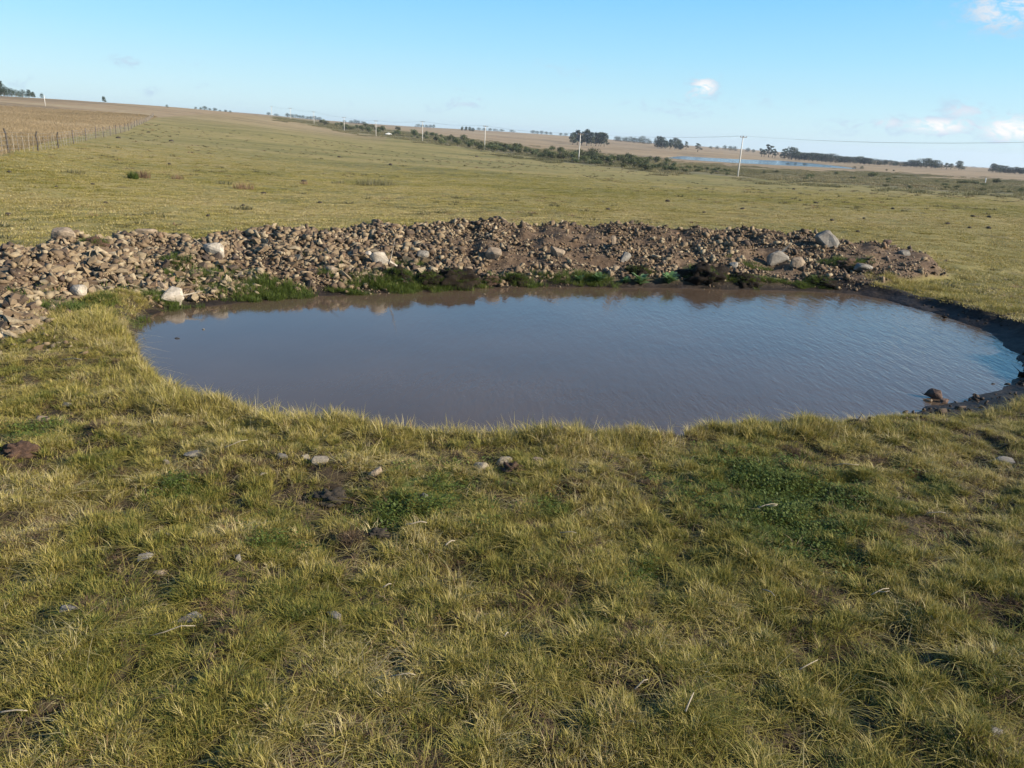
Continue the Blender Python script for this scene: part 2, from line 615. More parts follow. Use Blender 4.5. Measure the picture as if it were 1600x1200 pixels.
def mat_rock(name, c0, c1, c2):
    m, s, out = material(name)
    tc = s('ShaderNodeTexCoord')
    v = tc.outputs['Object']
    col = s.ramp(s.noise(v, 3.5, 6, .65), [(.3, c0), (.5, c1), (.68, c2)])
    spots = s.ramp(s.noise(v, 17, 4, .7), [(.56, (0, 0, 0)), (.64, (1, 1, 1))])
    col = s.mix(s.math('MULTIPLY', spots, .55), col, (*[k * .45 for k in c0], 1))
    b = s('ShaderNodeBump', {'Strength': .6, 'Distance': .03, 'Height': s.noise(v, 12, 6, .65)})
    p = s('ShaderNodeBsdfPrincipled', {'Base Color': col, 'Roughness': .88, 'Specular IOR Level': .3, 'Normal': b.outputs[0]})
    s.link(p.outputs[0], out.inputs[0])
    return m


def mat_leaf(name, ramp, trans=.3, attr='bcol', instattr=None, objrand=0.0, rough=.6):
    m, s, out = material(name)
    f = s('ShaderNodeAttribute', attribute_name=attr).outputs['Fac']
    if instattr:
        d = s('ShaderNodeAttribute', attribute_name=instattr, attribute_type='INSTANCER').outputs['Fac']
        f = s.math('ADD', s.math('MULTIPLY', f, .5), s.math('MULTIPLY', d, .5))
    col = s.ramp(f, ramp)
    if objrand:
        oi = s('ShaderNodeObjectInfo')
        col = s('ShaderNodeHueSaturation', {'Value': s.math('ADD', 1 - objrand, s.math('MULTIPLY', oi.outputs['Random'], 2 * objrand)),
                                            'Hue': s.math('ADD', .5 - objrand * .04, s.math('MULTIPLY', oi.outputs['Random'], objrand * .08)), 'Color': col}).outputs[0]
    d = s('ShaderNodeBsdfPrincipled', {'Base Color': col, 'Roughness': rough, 'Specular IOR Level': .25})
    t = s('ShaderNodeBsdfTranslucent', {'Color': col})
    mx = s('ShaderNodeMixShader', {0: trans, 1: d.outputs[0], 2: t.outputs[0]})
    s.link(mx.outputs[0], out.inputs[0])
    return m


M = {}
M['stone'] = mat_stone('loose_stone', True)
M['rubble'] = mat_stone('rubble_stone', False)
M['rock_pale'] = mat_rock('pale_rock', (.25, .205, .15), (.37, .315, .245), (.47, .41, .33))
M['rock_turf'] = mat_rock('turf_stone', (.17, .14, .10), (.26, .215, .155), (.34, .29, .215))
M['rock_grey'] = mat_rock('grey_rock', (.12, .105, .088), (.19, .168, .14), (.26, .235, .20))
M['rock_tan'] = mat_rock('tan_rock', (.17, .122, .082), (.25, .188, .13), (.32, .25, .175))
M['rock_dark'] = mat_rock('dark_rock', (.05, .032, .024), (.10, .062, .046), (.17, .11, .085))
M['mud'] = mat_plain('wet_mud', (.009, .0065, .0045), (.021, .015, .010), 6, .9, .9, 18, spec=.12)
M['soil'] = mat_plain('turned_soil', (.05, .03, .02), (.11, .062, .04), 7, .95, .8, 30)
M['dung'] = mat_plain('dung', (.03, .024, .017), (.062, .048, .034), 9, .95, .7, 30)
M['bark'] = mat_plain('bark', (.13, .11, .085), (.30, .26, .21), 3, .9, .4, 12)
M['wood'] = mat_plain('weathered_wood', (.06, .05, .042), (.15, .125, .10), 5, .9, .4, 30, rand=.35)
M['pale_wood'] = mat_plain('pale_wood', (.16, .135, .105), (.28, .24, .19), 5, .9, .3, 30, rand=.2)
M['twig'] = mat_plain('dry_twig', (.20, .165, .115), (.36, .30, .22), 14, .85, .3, 60)
M['concrete'] = mat_plain('pole_concrete', (.50, .47, .43), (.66, .63, .58), 2, .85, .1, 20)
M['steel'] = mat_plain('galvanised_steel', (.22, .22, .22), (.34, .34, .34), 5, .5, .05, 20)
M['porcelain'] = mat_plain('porcelain', (.30, .20, .15), (.38, .27, .2), 5, .3, .02, 20)
M['paint'] = mat_plain('white_paint', (.76, .76, .75), (.82, .82, .81), 2, .35, .02, 10, spec=.5)
M['glass'] = mat_plain('dark_glass', (.03, .035, .04), (.05, .055, .06), 2, .1, .0, 10, spec=.6)
M['rubber'] = mat_plain('rubber', (.02, .02, .02), (.04, .04, .04), 4, .8, .1, 20)

GREEN_STRAW = [(0, (.038, .052, .012)), (.18, (.075, .10, .018)), (.35, (.145, .148, .029)), (.52, (.25, .21, .042)), (.72, (.365, .29, .085)), (.92, (.50, .415, .225)), (1, (.22, .13, .06))]
M['grass'] = mat_leaf('pasture_blades', GREEN_STRAW, .24, instattr='dry')
M['dead'] = mat_leaf('dead_blades', [(0, (.045, .028, .016)), (.4, (.115, .072, .038)), (.75, (.20, .135, .075)), (1, (.30, .22, .13))], .2, instattr='dry')
M['reed'] = mat_leaf('dry_tall_grass', [(0, (.14, .115, .055)), (.3, (.26, .195, .10)), (.65, (.37, .275, .155)), (1, (.44, .345, .215))], .3, instattr='dry')
M['weed'] = mat_leaf('marsh_weed', [(0, (.10, .10, .045)), (.4, (.18, .165, .075)), (.75, (.26, .22, .115)), (1, (.34, .27, .16))], .25, instattr='dry')
M['lush'] = mat_leaf('lush_blades', [(0, (.040, .060, .012)), (.5, (.085, .120, .022)), (1, (.16, .18, .04))], .35, instattr='dry')
M['shrub'] = mat_leaf('shrub_leaf', [(0, (.042, .056, .023)), (.5, (.095, .112, .044)), (.85, (.165, .168, .075)), (1, (.23, .20, .11))], .25, objrand=.35)
M['tree'] = mat_leaf('tree_leaf', [(0, (.018, .030, .014)), (.5, (.036, .054, .024)), (1, (.07, .085, .04))], .2, objrand=.2)
M['dock'] = mat_leaf('dock_leaf', [(0, (.06, .13, .04)), (.5, (.13, .23, .08)), (1, (.24, .33, .15))], .35)
M['rush'] = mat_leaf('rush', [(0, (.06, .062, .03)), (.5, (.12, .112, .05)), (1, (.22, .18, .10))], .2)
M['rust'] = mat_leaf('dry_bush', [(0, (.09, .06, .035)), (.5, (.19, .115, .065)), (1, (.28, .19, .11))], .2)

# ---- ground material
gm, s, out = material('ground')
pos = s('ShaderNodeNewGeometry').outputs['Position']


def at_(nm):
    return s('ShaderNodeAttribute', attribute_name=nm).outputs['Fac']


far_m, rub_m, mud_m, brown_m, strip_m, lush_m = (at_(k) for k in ('m_far', 'm_rubble', 'm_mud', 'm_brown', 'm_strip', 'm_lush'))
nA = s.noise(pos, .035, 5, .6)
nB = s.noise(pos, .22, 5, .6)
nC = s.noise(pos, 1.6, 5, .65)
nD = s.noise(pos, 9, 4, .65)
stretch = s('ShaderNodeMapping', {'Vector': pos, 'Scale': (.02, .085, .05), 'Rotation': (0, 0, R(-14))})
nS = s.noise(stretch.outputs[0], 1.0, 5, .62, .4)
bigm = s('ShaderNodeMapping', {'Vector': pos, 'Scale': (.004, .014, .01), 'Rotation': (0, 0, R(-10))})
nL = s.noise(bigm.outputs[0], 1.0, 6, .65, .6)
thatch = s.ramp(s.math('ADD', s.math('MULTIPLY', nC, .5), s.math('MULTIPLY', nD, .5)), [(.30, (.014, .010, .007)), (.47, (.032, .023, .014)), (.6, (.066, .048, .026)), (.75, (.14, .105, .058))])
fsum = s.math('ADD', s.math('ADD', s.math('MULTIPLY', nB, .24), s.math('MULTIPLY', nC, .22)), s.math('ADD', s.math('MULTIPLY', nS, .36), s.math('MULTIPLY', nA, .18)))
field = s.ramp(fsum, [(.36, (.085, .085, .028)), (.44, (.15, .135, .042)), (.50, (.215, .178, .060)), (.57, (.275, .215, .085)), (.66, (.30, .225, .105))])
field = s.mix(s.ramp(nD, [(.55, (0, 0, 0)), (.75, (.65, .65, .65))]), field, (.10, .088, .032, 1))
humm = s('ShaderNodeMapping', {'Vector': pos, 'Scale': (.55, .30, .5)})
nH = s.noise(humm.outputs[0], 1.0, 3, .6)
field = s.mix(s.ramp(nH, [(.60, (0, 0, 0)), (.70, (.7, .7, .7))]), field, (.085, .070, .030, 1))
brown = s.ramp(s.math('ADD', s.math('MULTIPLY', nS, .4), s.math('ADD', s.math('MULTIPLY', nB, .25), s.math('MULTIPLY', nL, .35))), [(.39, (.13, .10, .052)), (.45, (.20, .145, .08)), (.50, (.27, .19, .105)), (.55, (.30, .225, .13)), (.62, (.33, .27, .16))])
weedc = s.ramp(s.math('ADD', s.math('MULTIPLY', nB, .5), s.math('MULTIPLY', nS, .5)), [(.36, (.09, .085, .04)), (.5, (.16, .14, .07)), (.66, (.25, .20, .11))])
rubc = s.ramp(s.math('ADD', s.math('MULTIPLY', nC, .5), s.math('MULTIPLY', nD, .5)), [(.32, (.045, .029, .018)), (.5, (.095, .062, .038)), (.64, (.18, .125, .078))])
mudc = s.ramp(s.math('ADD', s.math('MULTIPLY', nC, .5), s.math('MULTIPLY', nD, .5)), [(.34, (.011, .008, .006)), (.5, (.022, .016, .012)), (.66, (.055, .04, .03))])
lushc = s.ramp(nD, [(.3, (.03, .055, .013)), (.6, (.075, .115, .025)), (.75, (.13, .15, .04))])
col = s.mix(far_m, thatch, field)
col = s.mix(s.math('MULTIPLY', lush_m, .8), col, lushc)
col = s.mix(brown_m, col, brown)
col = s.mix(strip_m, col, weedc)
col = s.mix(rub_m, col, rubc)
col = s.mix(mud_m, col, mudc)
hgt = s.math('ADD', s.math('MULTIPLY', nC, .6), s.math('MULTIPLY', nD, .4))
bmp = s('ShaderNodeBump', {'Strength': .6, 'Distance': .12, 'Height': hgt})
p = s('ShaderNodeBsdfPrincipled', {'Base Color': col, 'Roughness': s.math('SUBTRACT', .95, s.math('MULTIPLY', mud_m, .3)), 'Specular IOR Level': .2, 'Normal': bmp.outputs[0]})
s.link(p.outputs[0], out.inputs[0])
M['ground'] = gm

# ---- water
wm, s, out = material('muddy_water')
pos = s('ShaderNodeNewGeometry').outputs['Position']
mp1 = s('ShaderNodeMapping', {'Vector': pos, 'Rotation': (0, 0, R(-52)), 'Scale': (1, .26, 1)})
r1 = s.noise(mp1.outputs[0], 15, 2, .5, .3)
mp2 = s('ShaderNodeMapping', {'Vector': pos, 'Rotation': (0, 0, R(-38)), 'Scale': (1, .35, 1)})
r2 = s.noise(mp2.outputs[0], 5.0, 2, .5, .3)
fine = s.noise(pos, 26, 2, .5)
calm = s.noise(pos, .16, 2, .5)
sepw = s('ShaderNodeSeparateXYZ', {0: pos})
windy = s.math('ADD', s.math('MULTIPLY_ADD', sepw.outputs[0], .085, .38), s.math('MULTIPLY', s.math('SUBTRACT', calm, .5), .9), clamp=True)
windy = s.math('MULTIPLY_ADD', windy, .55, .07)
hh = s.math('ADD', s.math('ADD', s.math('MULTIPLY', r1, .6), s.math('MULTIPLY', r2, .7)), s.math('MULTIPLY', fine, .10))
bmp = s('ShaderNodeBump', {'Strength': windy, 'Distance': .022, 'Height': hh})
wc = s.ramp(s.noise(pos, .35, 3), [(.3, (.074, .051, .034)), (.7, (.094, .065, .044))])
p = s('ShaderNodeBsdfPrincipled', {'Base Color': wc, 'Roughness': .06, 'IOR': 1.33, 'Specular IOR Level': .5, 'Normal': bmp.outputs[0]})
s.link(p.outputs[0], out.inputs[0])
M['water'] = wm
lm, s, out = material('lake_water')
pos = s('ShaderNodeNewGeometry').outputs['Position']
bmp = s('ShaderNodeBump', {'Strength': 1.0, 'Distance': .5, 'Height': s.noise(pos, 1.6, 3)})
p = s('ShaderNodeBsdfPrincipled', {'Base Color': (.07, .075, .08, 1), 'Roughness': .12, 'IOR': 1.33, 'Normal': bmp.outputs[0]})
s.link(p.outputs[0], out.inputs[0])
M['lake'] = lm

# ------------------------------------------------------------------ ground sheet (rings round the viewpoint out to the horizon)
azs = np.concatenate([np.arange(-180, -44, 3.0), np.arange(-43.75, 43.8, .25), np.arange(45, 180, 3.0)])
rs = np.concatenate([np.linspace(.4, 2.6, 12), np.exp(np.arange(math.log(2.7), math.log(32), .0062)), np.exp(np.arange(math.log(32), math.log(6600), .0125)), [6700]])
aa, rr = np.meshgrid(np.radians(azs), rs, indexing='ij')
gx, gy = (rr * np.sin(aa)).ravel(), (rr * np.cos(aa)).ravel()
gz, g_rub, g_sd, g_ws = height(gx, gy, True)
nA_, nR_ = len(azs), len(rs)
ppx, ppy, front_ = project(gx, gy, gz)
gr = np.hypot(gx, gy)


def line_y(pts, x):
    p = np.array(pts, float)
    y = np.interp(x, p[:, 0], p[:, 1])
    s0 = (p[1, 1] - p[0, 1]) / (p[1, 0] - p[0, 0])
    s1 = (p[-1, 1] - p[-2, 1]) / (p[-1, 0] - p[-2, 0])
    return np.where(x < p[0, 0], p[0, 1] + (x - p[0, 0]) * s0, np.where(x > p[-1, 0], p[-1, 1] + (x - p[-1, 0]) * s1, y))


STRIP_LO = [(430, 184), (500, 197), (545, 207), (600, 213), (660, 221), (700, 226), (757, 236), (820, 244), (900, 256), (960, 263), (1040, 269), (1157, 277), (1250, 283), (1350, 289), (1450, 297), (1600, 304)]
STRIP_HI = [(430, 182), (500, 190), (560, 196), (620, 204), (700, 215), (760, 223), (850, 235), (950, 243), (1050, 254), (1150, 261.5), (1250, 267), (1350, 271), (1450, 277), (1600, 284)]
FENCE_PX = [(-60, 258), (0, 241), (13, 237), (54, 225), (86, 219), (110, 214), (158, 204), (210, 195), (242, 184), (330, 178), (431, 183)]


def masks(px, py, r, ok, gx, gy):
    slo, shi = line_y(STRIP_LO, px), line_y(STRIP_HI, px)
    wob = fbm(gx * .05, gy * .05, 91, 3) + .6 * fbm(gx * .2, gy * .2, 95, 2)
    inr = (px > 425) & ok & (r > 60)
    j = wob * 5
    strip = np.where(inr, sstep(1.5, -1.5, py - slo + j) * sstep(-2, 2, py - shi + j), 0)
    brown = np.where(inr, sstep(1.5, -1.5, py - shi + j), 0)
    fl = line_y(FENCE_PX, px)
    brown = np.where((px <= 425) & ok & (r > 45), np.maximum(brown, sstep(1.0, -1.0, py - fl)), brown)
    return strip, brown


g_strip, g_brown = masks(ppx, ppy, gr, front_, gx, gy)
crest = np.where(front_ & (ppx > 150) & (ppx < 600), sstep(230, 430, gr) * .75, 0)
g_brown = np.maximum(g_brown, crest * (1 - g_strip))
g_far = sstep(13, 30, gr)
# dark wet mud along the pond, widest on the right shore
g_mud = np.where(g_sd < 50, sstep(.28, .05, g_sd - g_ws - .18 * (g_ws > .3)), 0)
lushn = fbm(gx * .55, gy * .55, 71, 3)
LUSH_SPOTS = [(1200, 770, 1.05), (1240, 830, .6), (690, 765, .55), (640, 800, .45), (60, 680, .3), (1190, 745, .5), (430, 850, .22), (1010, 905, .2), (280, 760, .25), (1450, 760, .25), (860, 800, .25)]
g_lush = np.clip((lushn - .22) * 4, 0, 1) * .5
lush_xy = []
for (px, py, rad) in LUSH_SPOTS:
    q_ = at(px, py)
    lush_xy.append((q_.x, q_.y, rad))
    g_lush = np.maximum(g_lush, sstep(1.2, .4, np.hypot(gx - q_.x, gy - q_.y) / rad + lushn * 1.2))
g_lush = np.where(gr < 40, g_lush, 0)
idx = np.arange(nA_ * nR_).reshape(nA_, nR_)
i0, i1 = idx, np.roll(idx, -1, axis=0)
quads = np.stack([i0[:, :-1], i0[:, 1:], i1[:, 1:], i1[:, :-1]], -1).reshape(-1, 4)
gv = np.stack([gx, gy, gz], 1)
gv = np.vstack([gv, [[0, 0, float(height(0.01, 0.01)[0])]]])
tris = np.stack([np.full(nA_, len(gv) - 1), idx[:, 0], np.roll(idx[:, 0], -1)], 1)
flat = np.concatenate([quads.ravel(), tris.ravel()])
sizes = np.concatenate([np.full(len(quads), 4), np.full(len(tris), 3)])
ext = lambda a: np.concatenate([a, [0]])
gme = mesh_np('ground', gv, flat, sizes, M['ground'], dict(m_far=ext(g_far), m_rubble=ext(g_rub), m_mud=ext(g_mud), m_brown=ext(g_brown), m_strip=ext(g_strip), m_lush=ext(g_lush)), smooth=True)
tag(obj('ground', gme), kind='structure')

# pond and lake surfaces
cen = SP.mean(0)
dil = np.array([p + (p - cen) / np.linalg.norm(p - cen) * .7 for p in SP])
bm = bmesh.new()
f = bm.faces.new([bm.verts.new((x, y, WATER)) for x, y in dil])
f.normal_update()
if f.normal.z < 0:
    f.normal_flip()
tag(obj('pond_water', bm_mesh('pond_water', bm, M['water'])), kind='structure')
bm = bmesh.new()
cen = LP.mean(0)
f = bm.faces.new([bm.verts.new((x, y, LAKE_Z)) for x, y in LP])
f.normal_update()
if f.normal.z < 0:
    f.normal_flip()
tag(obj('lake_water', bm_mesh('lake_water', bm, M['lake'])), kind='structure')

# ------------------------------------------------------------------ stones


def hull_stone(seed, npt=16, sx=1, sy=1, sz=.75, sub=0, jit=0.0):
    r = random.Random(seed)
    bm = bmesh.new()
    for i in range(npt):
        v = Vector((r.gauss(0, 1), r.gauss(0, 1), r.gauss(0, 1))).normalized() * r.uniform(.78, 1)
        m_ = max(abs(v.x), abs(v.y), abs(v.z)) ** .55
        v = v / m_ * .85
        bm.verts.new((v.x * sx * .5, v.y * sy * .5, v.z * sz * .5))
    bmesh.ops.convex_hull(bm, input=bm.verts[:])
    bmesh.ops.delete(bm, geom=[v for v in bm.verts if not v.link_faces], context='VERTS')
    if sub:
        bmesh.ops.bevel(bm, geom=bm.edges[:], offset=.05, segments=1, affect='EDGES', profile=.5)
        bmesh.ops.triangulate(bm, faces=bm.faces[:])
        for _ in range(sub):
            bmesh.ops.subdivide_edges(bm, edges=bm.edges[:], cuts=1, use_grid_fill=True)
        for v in bm.verts:
            n_ = Vector(v.co)
            k = float(fbm(np.array([n_.x * 4 + seed]), np.array([n_.y * 4 + n_.z * 3]), seed % 97, 3)[0])
            v.co += v.co.normalized() * k * jit
    bmesh.ops.recalc_face_normals(bm, faces=bm.faces[:])
    return bm


PROTO = []
for k in range(40):
    r = random.Random(900 + k)
    bm = hull_stone(k, r.choice((7, 8, 8, 9, 10)), r.uniform(.9, 1.6), r.uniform(.65, 1), r.uniform(.4, .95))
    vs = np.array([v.co[:] for v in bm.verts])
    bm.verts.index_update()
    fs = [[v.index for v in f.verts] for f in bm.faces]
    PROTO.append((vs, fs, bm_mesh('stone', bm, M['stone'])))


def rand_rot(r):
    return Matrix.Rotation(r.uniform(0, 6.283), 3, 'Z') @ Matrix.Rotation(r.gauss(0, .45), 3, 'X') @ Matrix.Rotation(r.gauss(0, .45), 3, 'Y')


# scatter over the bank: many sizes, denser and coarser to the left, earthier at the right end
stones = []
NS = 100000
sa = rng.uniform(FR[0, 0], BK_A1, NS * 2)
su = rng.uniform(-.04, 1.25, NS * 2)
rf = np.interp(sa, FR[:, 0], FR[:, 1])
rc = np.interp(sa, CR[:, 0], CR[:, 1])
sr = np.where(su <= 1, rf + (rc - rf) * su, rc + (su - 1) * 4.5)
sx_, sy_ = sr * np.sin(np.radians(sa)), sr * np.cos(np.radians(sa))
sz_, s_rub, s_sd, s_ws = height(sx_, sy_, True)
dens = s_rub * np.where(s_sd < .25, .25, 1.0)
endw = sstep(BK_A1 - 1, BK_A1 - 9, sa)
dens = dens * (.16 + .88 * endw + .30 * sstep(20, -8, sa))
patch = fbm(sx_ * .8, sy_ * .8, 123, 3)
dens = dens * np.clip(.74 + patch * 3.0, .12, 1.1)
keep = rng.random(len(sa)) < dens * .95 * (sr / rc)
cand = np.nonzero(keep)[0]
for i in cand:
    left = sstep(8, -26, sa[i])
    big = random.random()
    sc = math.exp(random.gauss(math.log(.034 + .021 * left), .72))
    if big < .008 + .022 * left:
        sc = random.uniform(.16, .30)
    if su[i] < .25 and s_sd[i] < .6:
        sc *= .8
    stones.append((min(sc, .34), sx_[i], sy_[i], sz_[i], sa[i]))
# small patch of stones by the left margin, in front of the bank
for (px, py, cnt, spread) in ((45, 520, 60, .5), (75, 540, 36, .35), (15, 545, 34, .4), (165, 540, 14, .35), (15, 500, 30, .45)):
    c = at(px, py)
    for _ in range(cnt):
        x, y = c.x + random.gauss(0, spread), c.y + random.gauss(0, spread * .7)
        stones.append((math.exp(random.gauss(math.log(.06), .5)), x, y, float(height(x, y)[0]), math.degrees(math.atan2(x, y))))
# the stony right shore
for (px, py, cnt, spread) in ((1560, 505, 60, .5), (1500, 488, 30, .5), (1590, 560, 40, .3), (1590, 600, 30, .3), (1530, 625, 40, .35), (1450, 470, 18, .5), (1480, 640, 30, .3), (1425, 655, 14, .12)):
    c = at(px, py)
    for _ in range(cnt):
        x, y = c.x + random.gauss(0, spread), c.y + random.gauss(0, spread * .6)
        if WATER - .02 < (hz := float(height(x, y)[0])) < .05:
            stones.append((-math.exp(random.gauss(math.log(.05), .45)), x, y, hz, 60))
show = sorted(range(len(stones)), key=lambda i: -abs(stones[i][0]) / math.hypot(stones[i][1], stones[i][2]) if stones[i][0] > 0 and abs(project(stones[i][1], stones[i][2], stones[i][3])[0] - 800) < 805 else 0)
single = set(show[:270])
LANDMARK = [(0, 470, 'at the left margin of the bank'), (97, 390, 'round the large pale boulder on the left crest'), (226, 380, 'round the flat tan slab on the crest'), (331, 400, 'round the big pale boulder of the left bank'), (120, 456, 'round the pale round rock by the left grass'), (50, 420, 'on the coarse far left of the bank'), (262, 450, 'behind the pointed rock at the pond corner'), (60, 530, 'in the small stony patch at the left margin'),
            (180, 420, 'in the shadowed hollow of the left bank'), (440, 400, 'between the big pale and the round whitish boulder'), (592, 395, 'round the round whitish boulder'), (660, 390, 'round the blue grey rock'), (772, 398, 'round the tan block above the largest mud clod'), (870, 390, 'round the brown and tan block mid bank'), (975, 395, 'round the grey three-cornered rock'),
            (1100, 390, 'above the black earth block'), (1217, 400, 'round the broad grey boulder'), (1293, 378, 'round the upright grey boulder on the right'), (1380, 400, 'on the bare right tip of the bank')]
a_left, a_mid = azpx(420, 400), azpx(1000, 400)
V_, F_, Z_, T_ = [], [], [], []
off = 0
r_ = random.Random(5)
for i, (sc, x, y, z, az) in enumerate(stones):
    k = r_.randrange(len(PROTO))
    rot = rand_rot(r_)
    vs, fs, me = PROTO[k]
    a = abs(sc)
    zc = z + a * (.10 + .12 * r_.random())
    if i in single:
        o = obj('stone', me, (x, y, zc), None, rot.to_euler(), (a * r_.uniform(.95, 1.2), a, a))
        qx, qy, _f = project(x, y, z)
        lm = min(LANDMARK, key=lambda L: (L[0] - qx) ** 2 + 2.5 * (L[1] - qy) ** 2)[2]
        tag(o, 'loose angular stone ' + lm, 'stone', 'loose stones ' + lm)
        continue
    v = (vs * a) @ np.array(rot).T + (x, y, zc)
    V_.append(v)
    for f in fs:
        F_.extend([q + off for q in f])
        Z_.append(len(f))
    T_.append(np.full(len(v), .07 + .93 * r_.random() ** (1.15 if az < -16 else 1.8) if sc > 0 else r_.uniform(0, .06)))
    off += len(v)
rme = mesh_np('rubble', np.vstack(V_), F_, Z_, M['rubble'], dict(tint=np.concatenate(T_)))
tag(obj('rubble', rme), 'broken tan and brown rubble heaped along the far bank of the pond', 'rubble', None, 'stuff')


def rock(px, py, wpx, hpx, label, mat='rock_pale', seed=1, name='rock', depth=None, cat='rock', sink=.18, lean=0., npt=16, sharp=False):
    """a boulder whose visible foot stands at this pixel, as wide and tall as it looks there"""
    p = at(px, py + hpx * .42)
    k = px_m(p)
    W, H = wpx / k, hpx / k * 1.08
    bm = hull_stone(seed, npt if npt < 16 else (11 + seed % 4), 1.05, .9, 1.0, sub=1, jit=.05 if sharp else .08)
    me = bm_mesh(name, bm, M[mat])
    o = obj(name, me, (p.x, p.y + W * .25, p.z + H * (.5 - sink)), None, (lean, 0, random.Random(seed).uniform(-.6, .6)), (W * 1.42, (depth or W * 1.05), H * 1.26))
    tag(o, label, cat)
    return o


rock(97, 367, 34, 27, 'large pale boulder on top of the rubble bank at its left end', 'rock_tan', 11)
rock(226, 363, 30, 15, 'flat tan slab lying on the crest of the bank, near the second boulder from left', 'rock_tan', 12, sharp=True)
rock(331, 390, 34, 28, 'big pale boulder halfway up the left of the bank casting a dark shadow', 'rock_pale', 13)
rock(120, 456, 26, 26, 'pale round rock at the grassy foot of the left rubble', 'rock_pale', 14)
rock(262, 463, 36, 30, "pointed pale rock standing at the pond's left corner, mirrored in the water", 'rock_pale', 15, sharp=True, npt=11)
rock(248, 447, 22, 16, 'small tan rock leaning behind the pointed rock at the pond corner', 'rock_tan', 16)
rock(592, 407, 28, 28, 'round whitish boulder above the green grass of the far shore', 'rock_pale', 17)
rock(574, 399, 22, 13, 'pale wedge of rock just left of the round whitish boulder', 'rock_pale', 18, sharp=True)
rock(660, 400, 20, 14, 'blue grey rock right of the whitish boulder, above the grassy clods', 'rock_grey', 19)
rock(975, 402, 22, 17, 'grey three-cornered rock above the leafy plants on the bank', 'rock_grey', 20, sharp=True, npt=10)
rock(1293, 374, 34, 30, 'big upright grey boulder on the right end of the bank crest', 'rock_grey', 131)
rock(1217, 406, 36, 26, 'broad grey boulder low on the right part of the bank', 'rock_grey', 142)
rock(1247, 412, 24, 20, 'tan rock touching the right side of the broad grey boulder', 'rock_tan', 23)
rock(870, 394, 22, 20, 'brown and tan block in the middle of the bank face', 'rock_tan', 154)
rock(772, 398, 24, 22, 'tan block with a dark left side above the largest mud clod', 'rock_tan', 25)
rock(958, 376, 9, 18, 'thin upright tan stone standing near the middle of the bank', 'rock_tan', 26, sharp=True)
rock(1350, 419, 28, 14, 'flat dark grey rock on bare earth at the right end of the bank', 'rock_grey', 27)
rock(1145, 415, 15, 12, 'small whitish stone low on the bank above the dark hollow', 'rock_pale', 28)
rock(1386, 380, 13, 11, 'small dark stone alone on the skyline of the right bank end', 'rock_dark', 29)
rock(1416, 396, 18, 9, 'pale flat stone on the last low tip of the bank', 'rock_grey', 30)
rock(516, 424, 24, 14, 'ochre slab above the green shore grass', 'rock_tan', 31)
rock(145, 398, 20, 15, 'whitish stone in the shadowed hollow of the left bank', 'rock_pale', 32)
rock(210, 453, 26, 12, 'tan rock half buried in grass left of the pointed rock', 'rock_tan', 33)
rock(11, 525, 16, 16, 'pale rock in grass at the left margin below the rubble', 'rock_pale', 34)
rock(297, 468, 12, 9, 'small tan rock in the shore grass right of the pointed rock', 'rock_tan', 35)
# right shore
rock(1462, 616, 25, 18, 'dark brown rounded rock in the shallows of the right near shore', 'rock_dark', 41)
rock(1476, 627, 14, 8, 'small black clod at the foot of the dark brown shore rock', 'rock_dark', 42, name='mud_clod', cat='clod')
rock(1452, 626, 9, 6, 'little tan stone under the left side of the dark shore rock', 'rock_tan', 43)
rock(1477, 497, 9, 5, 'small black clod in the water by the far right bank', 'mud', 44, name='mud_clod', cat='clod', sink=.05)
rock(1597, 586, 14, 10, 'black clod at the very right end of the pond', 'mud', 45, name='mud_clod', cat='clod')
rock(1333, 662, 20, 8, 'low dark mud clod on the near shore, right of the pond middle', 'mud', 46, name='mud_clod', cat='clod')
rock(1362, 657, 12, 9, 'dark mud clod poking up on the near shore, nearer the shore rock', 'mud', 47, name='mud_clod', cat='clod')
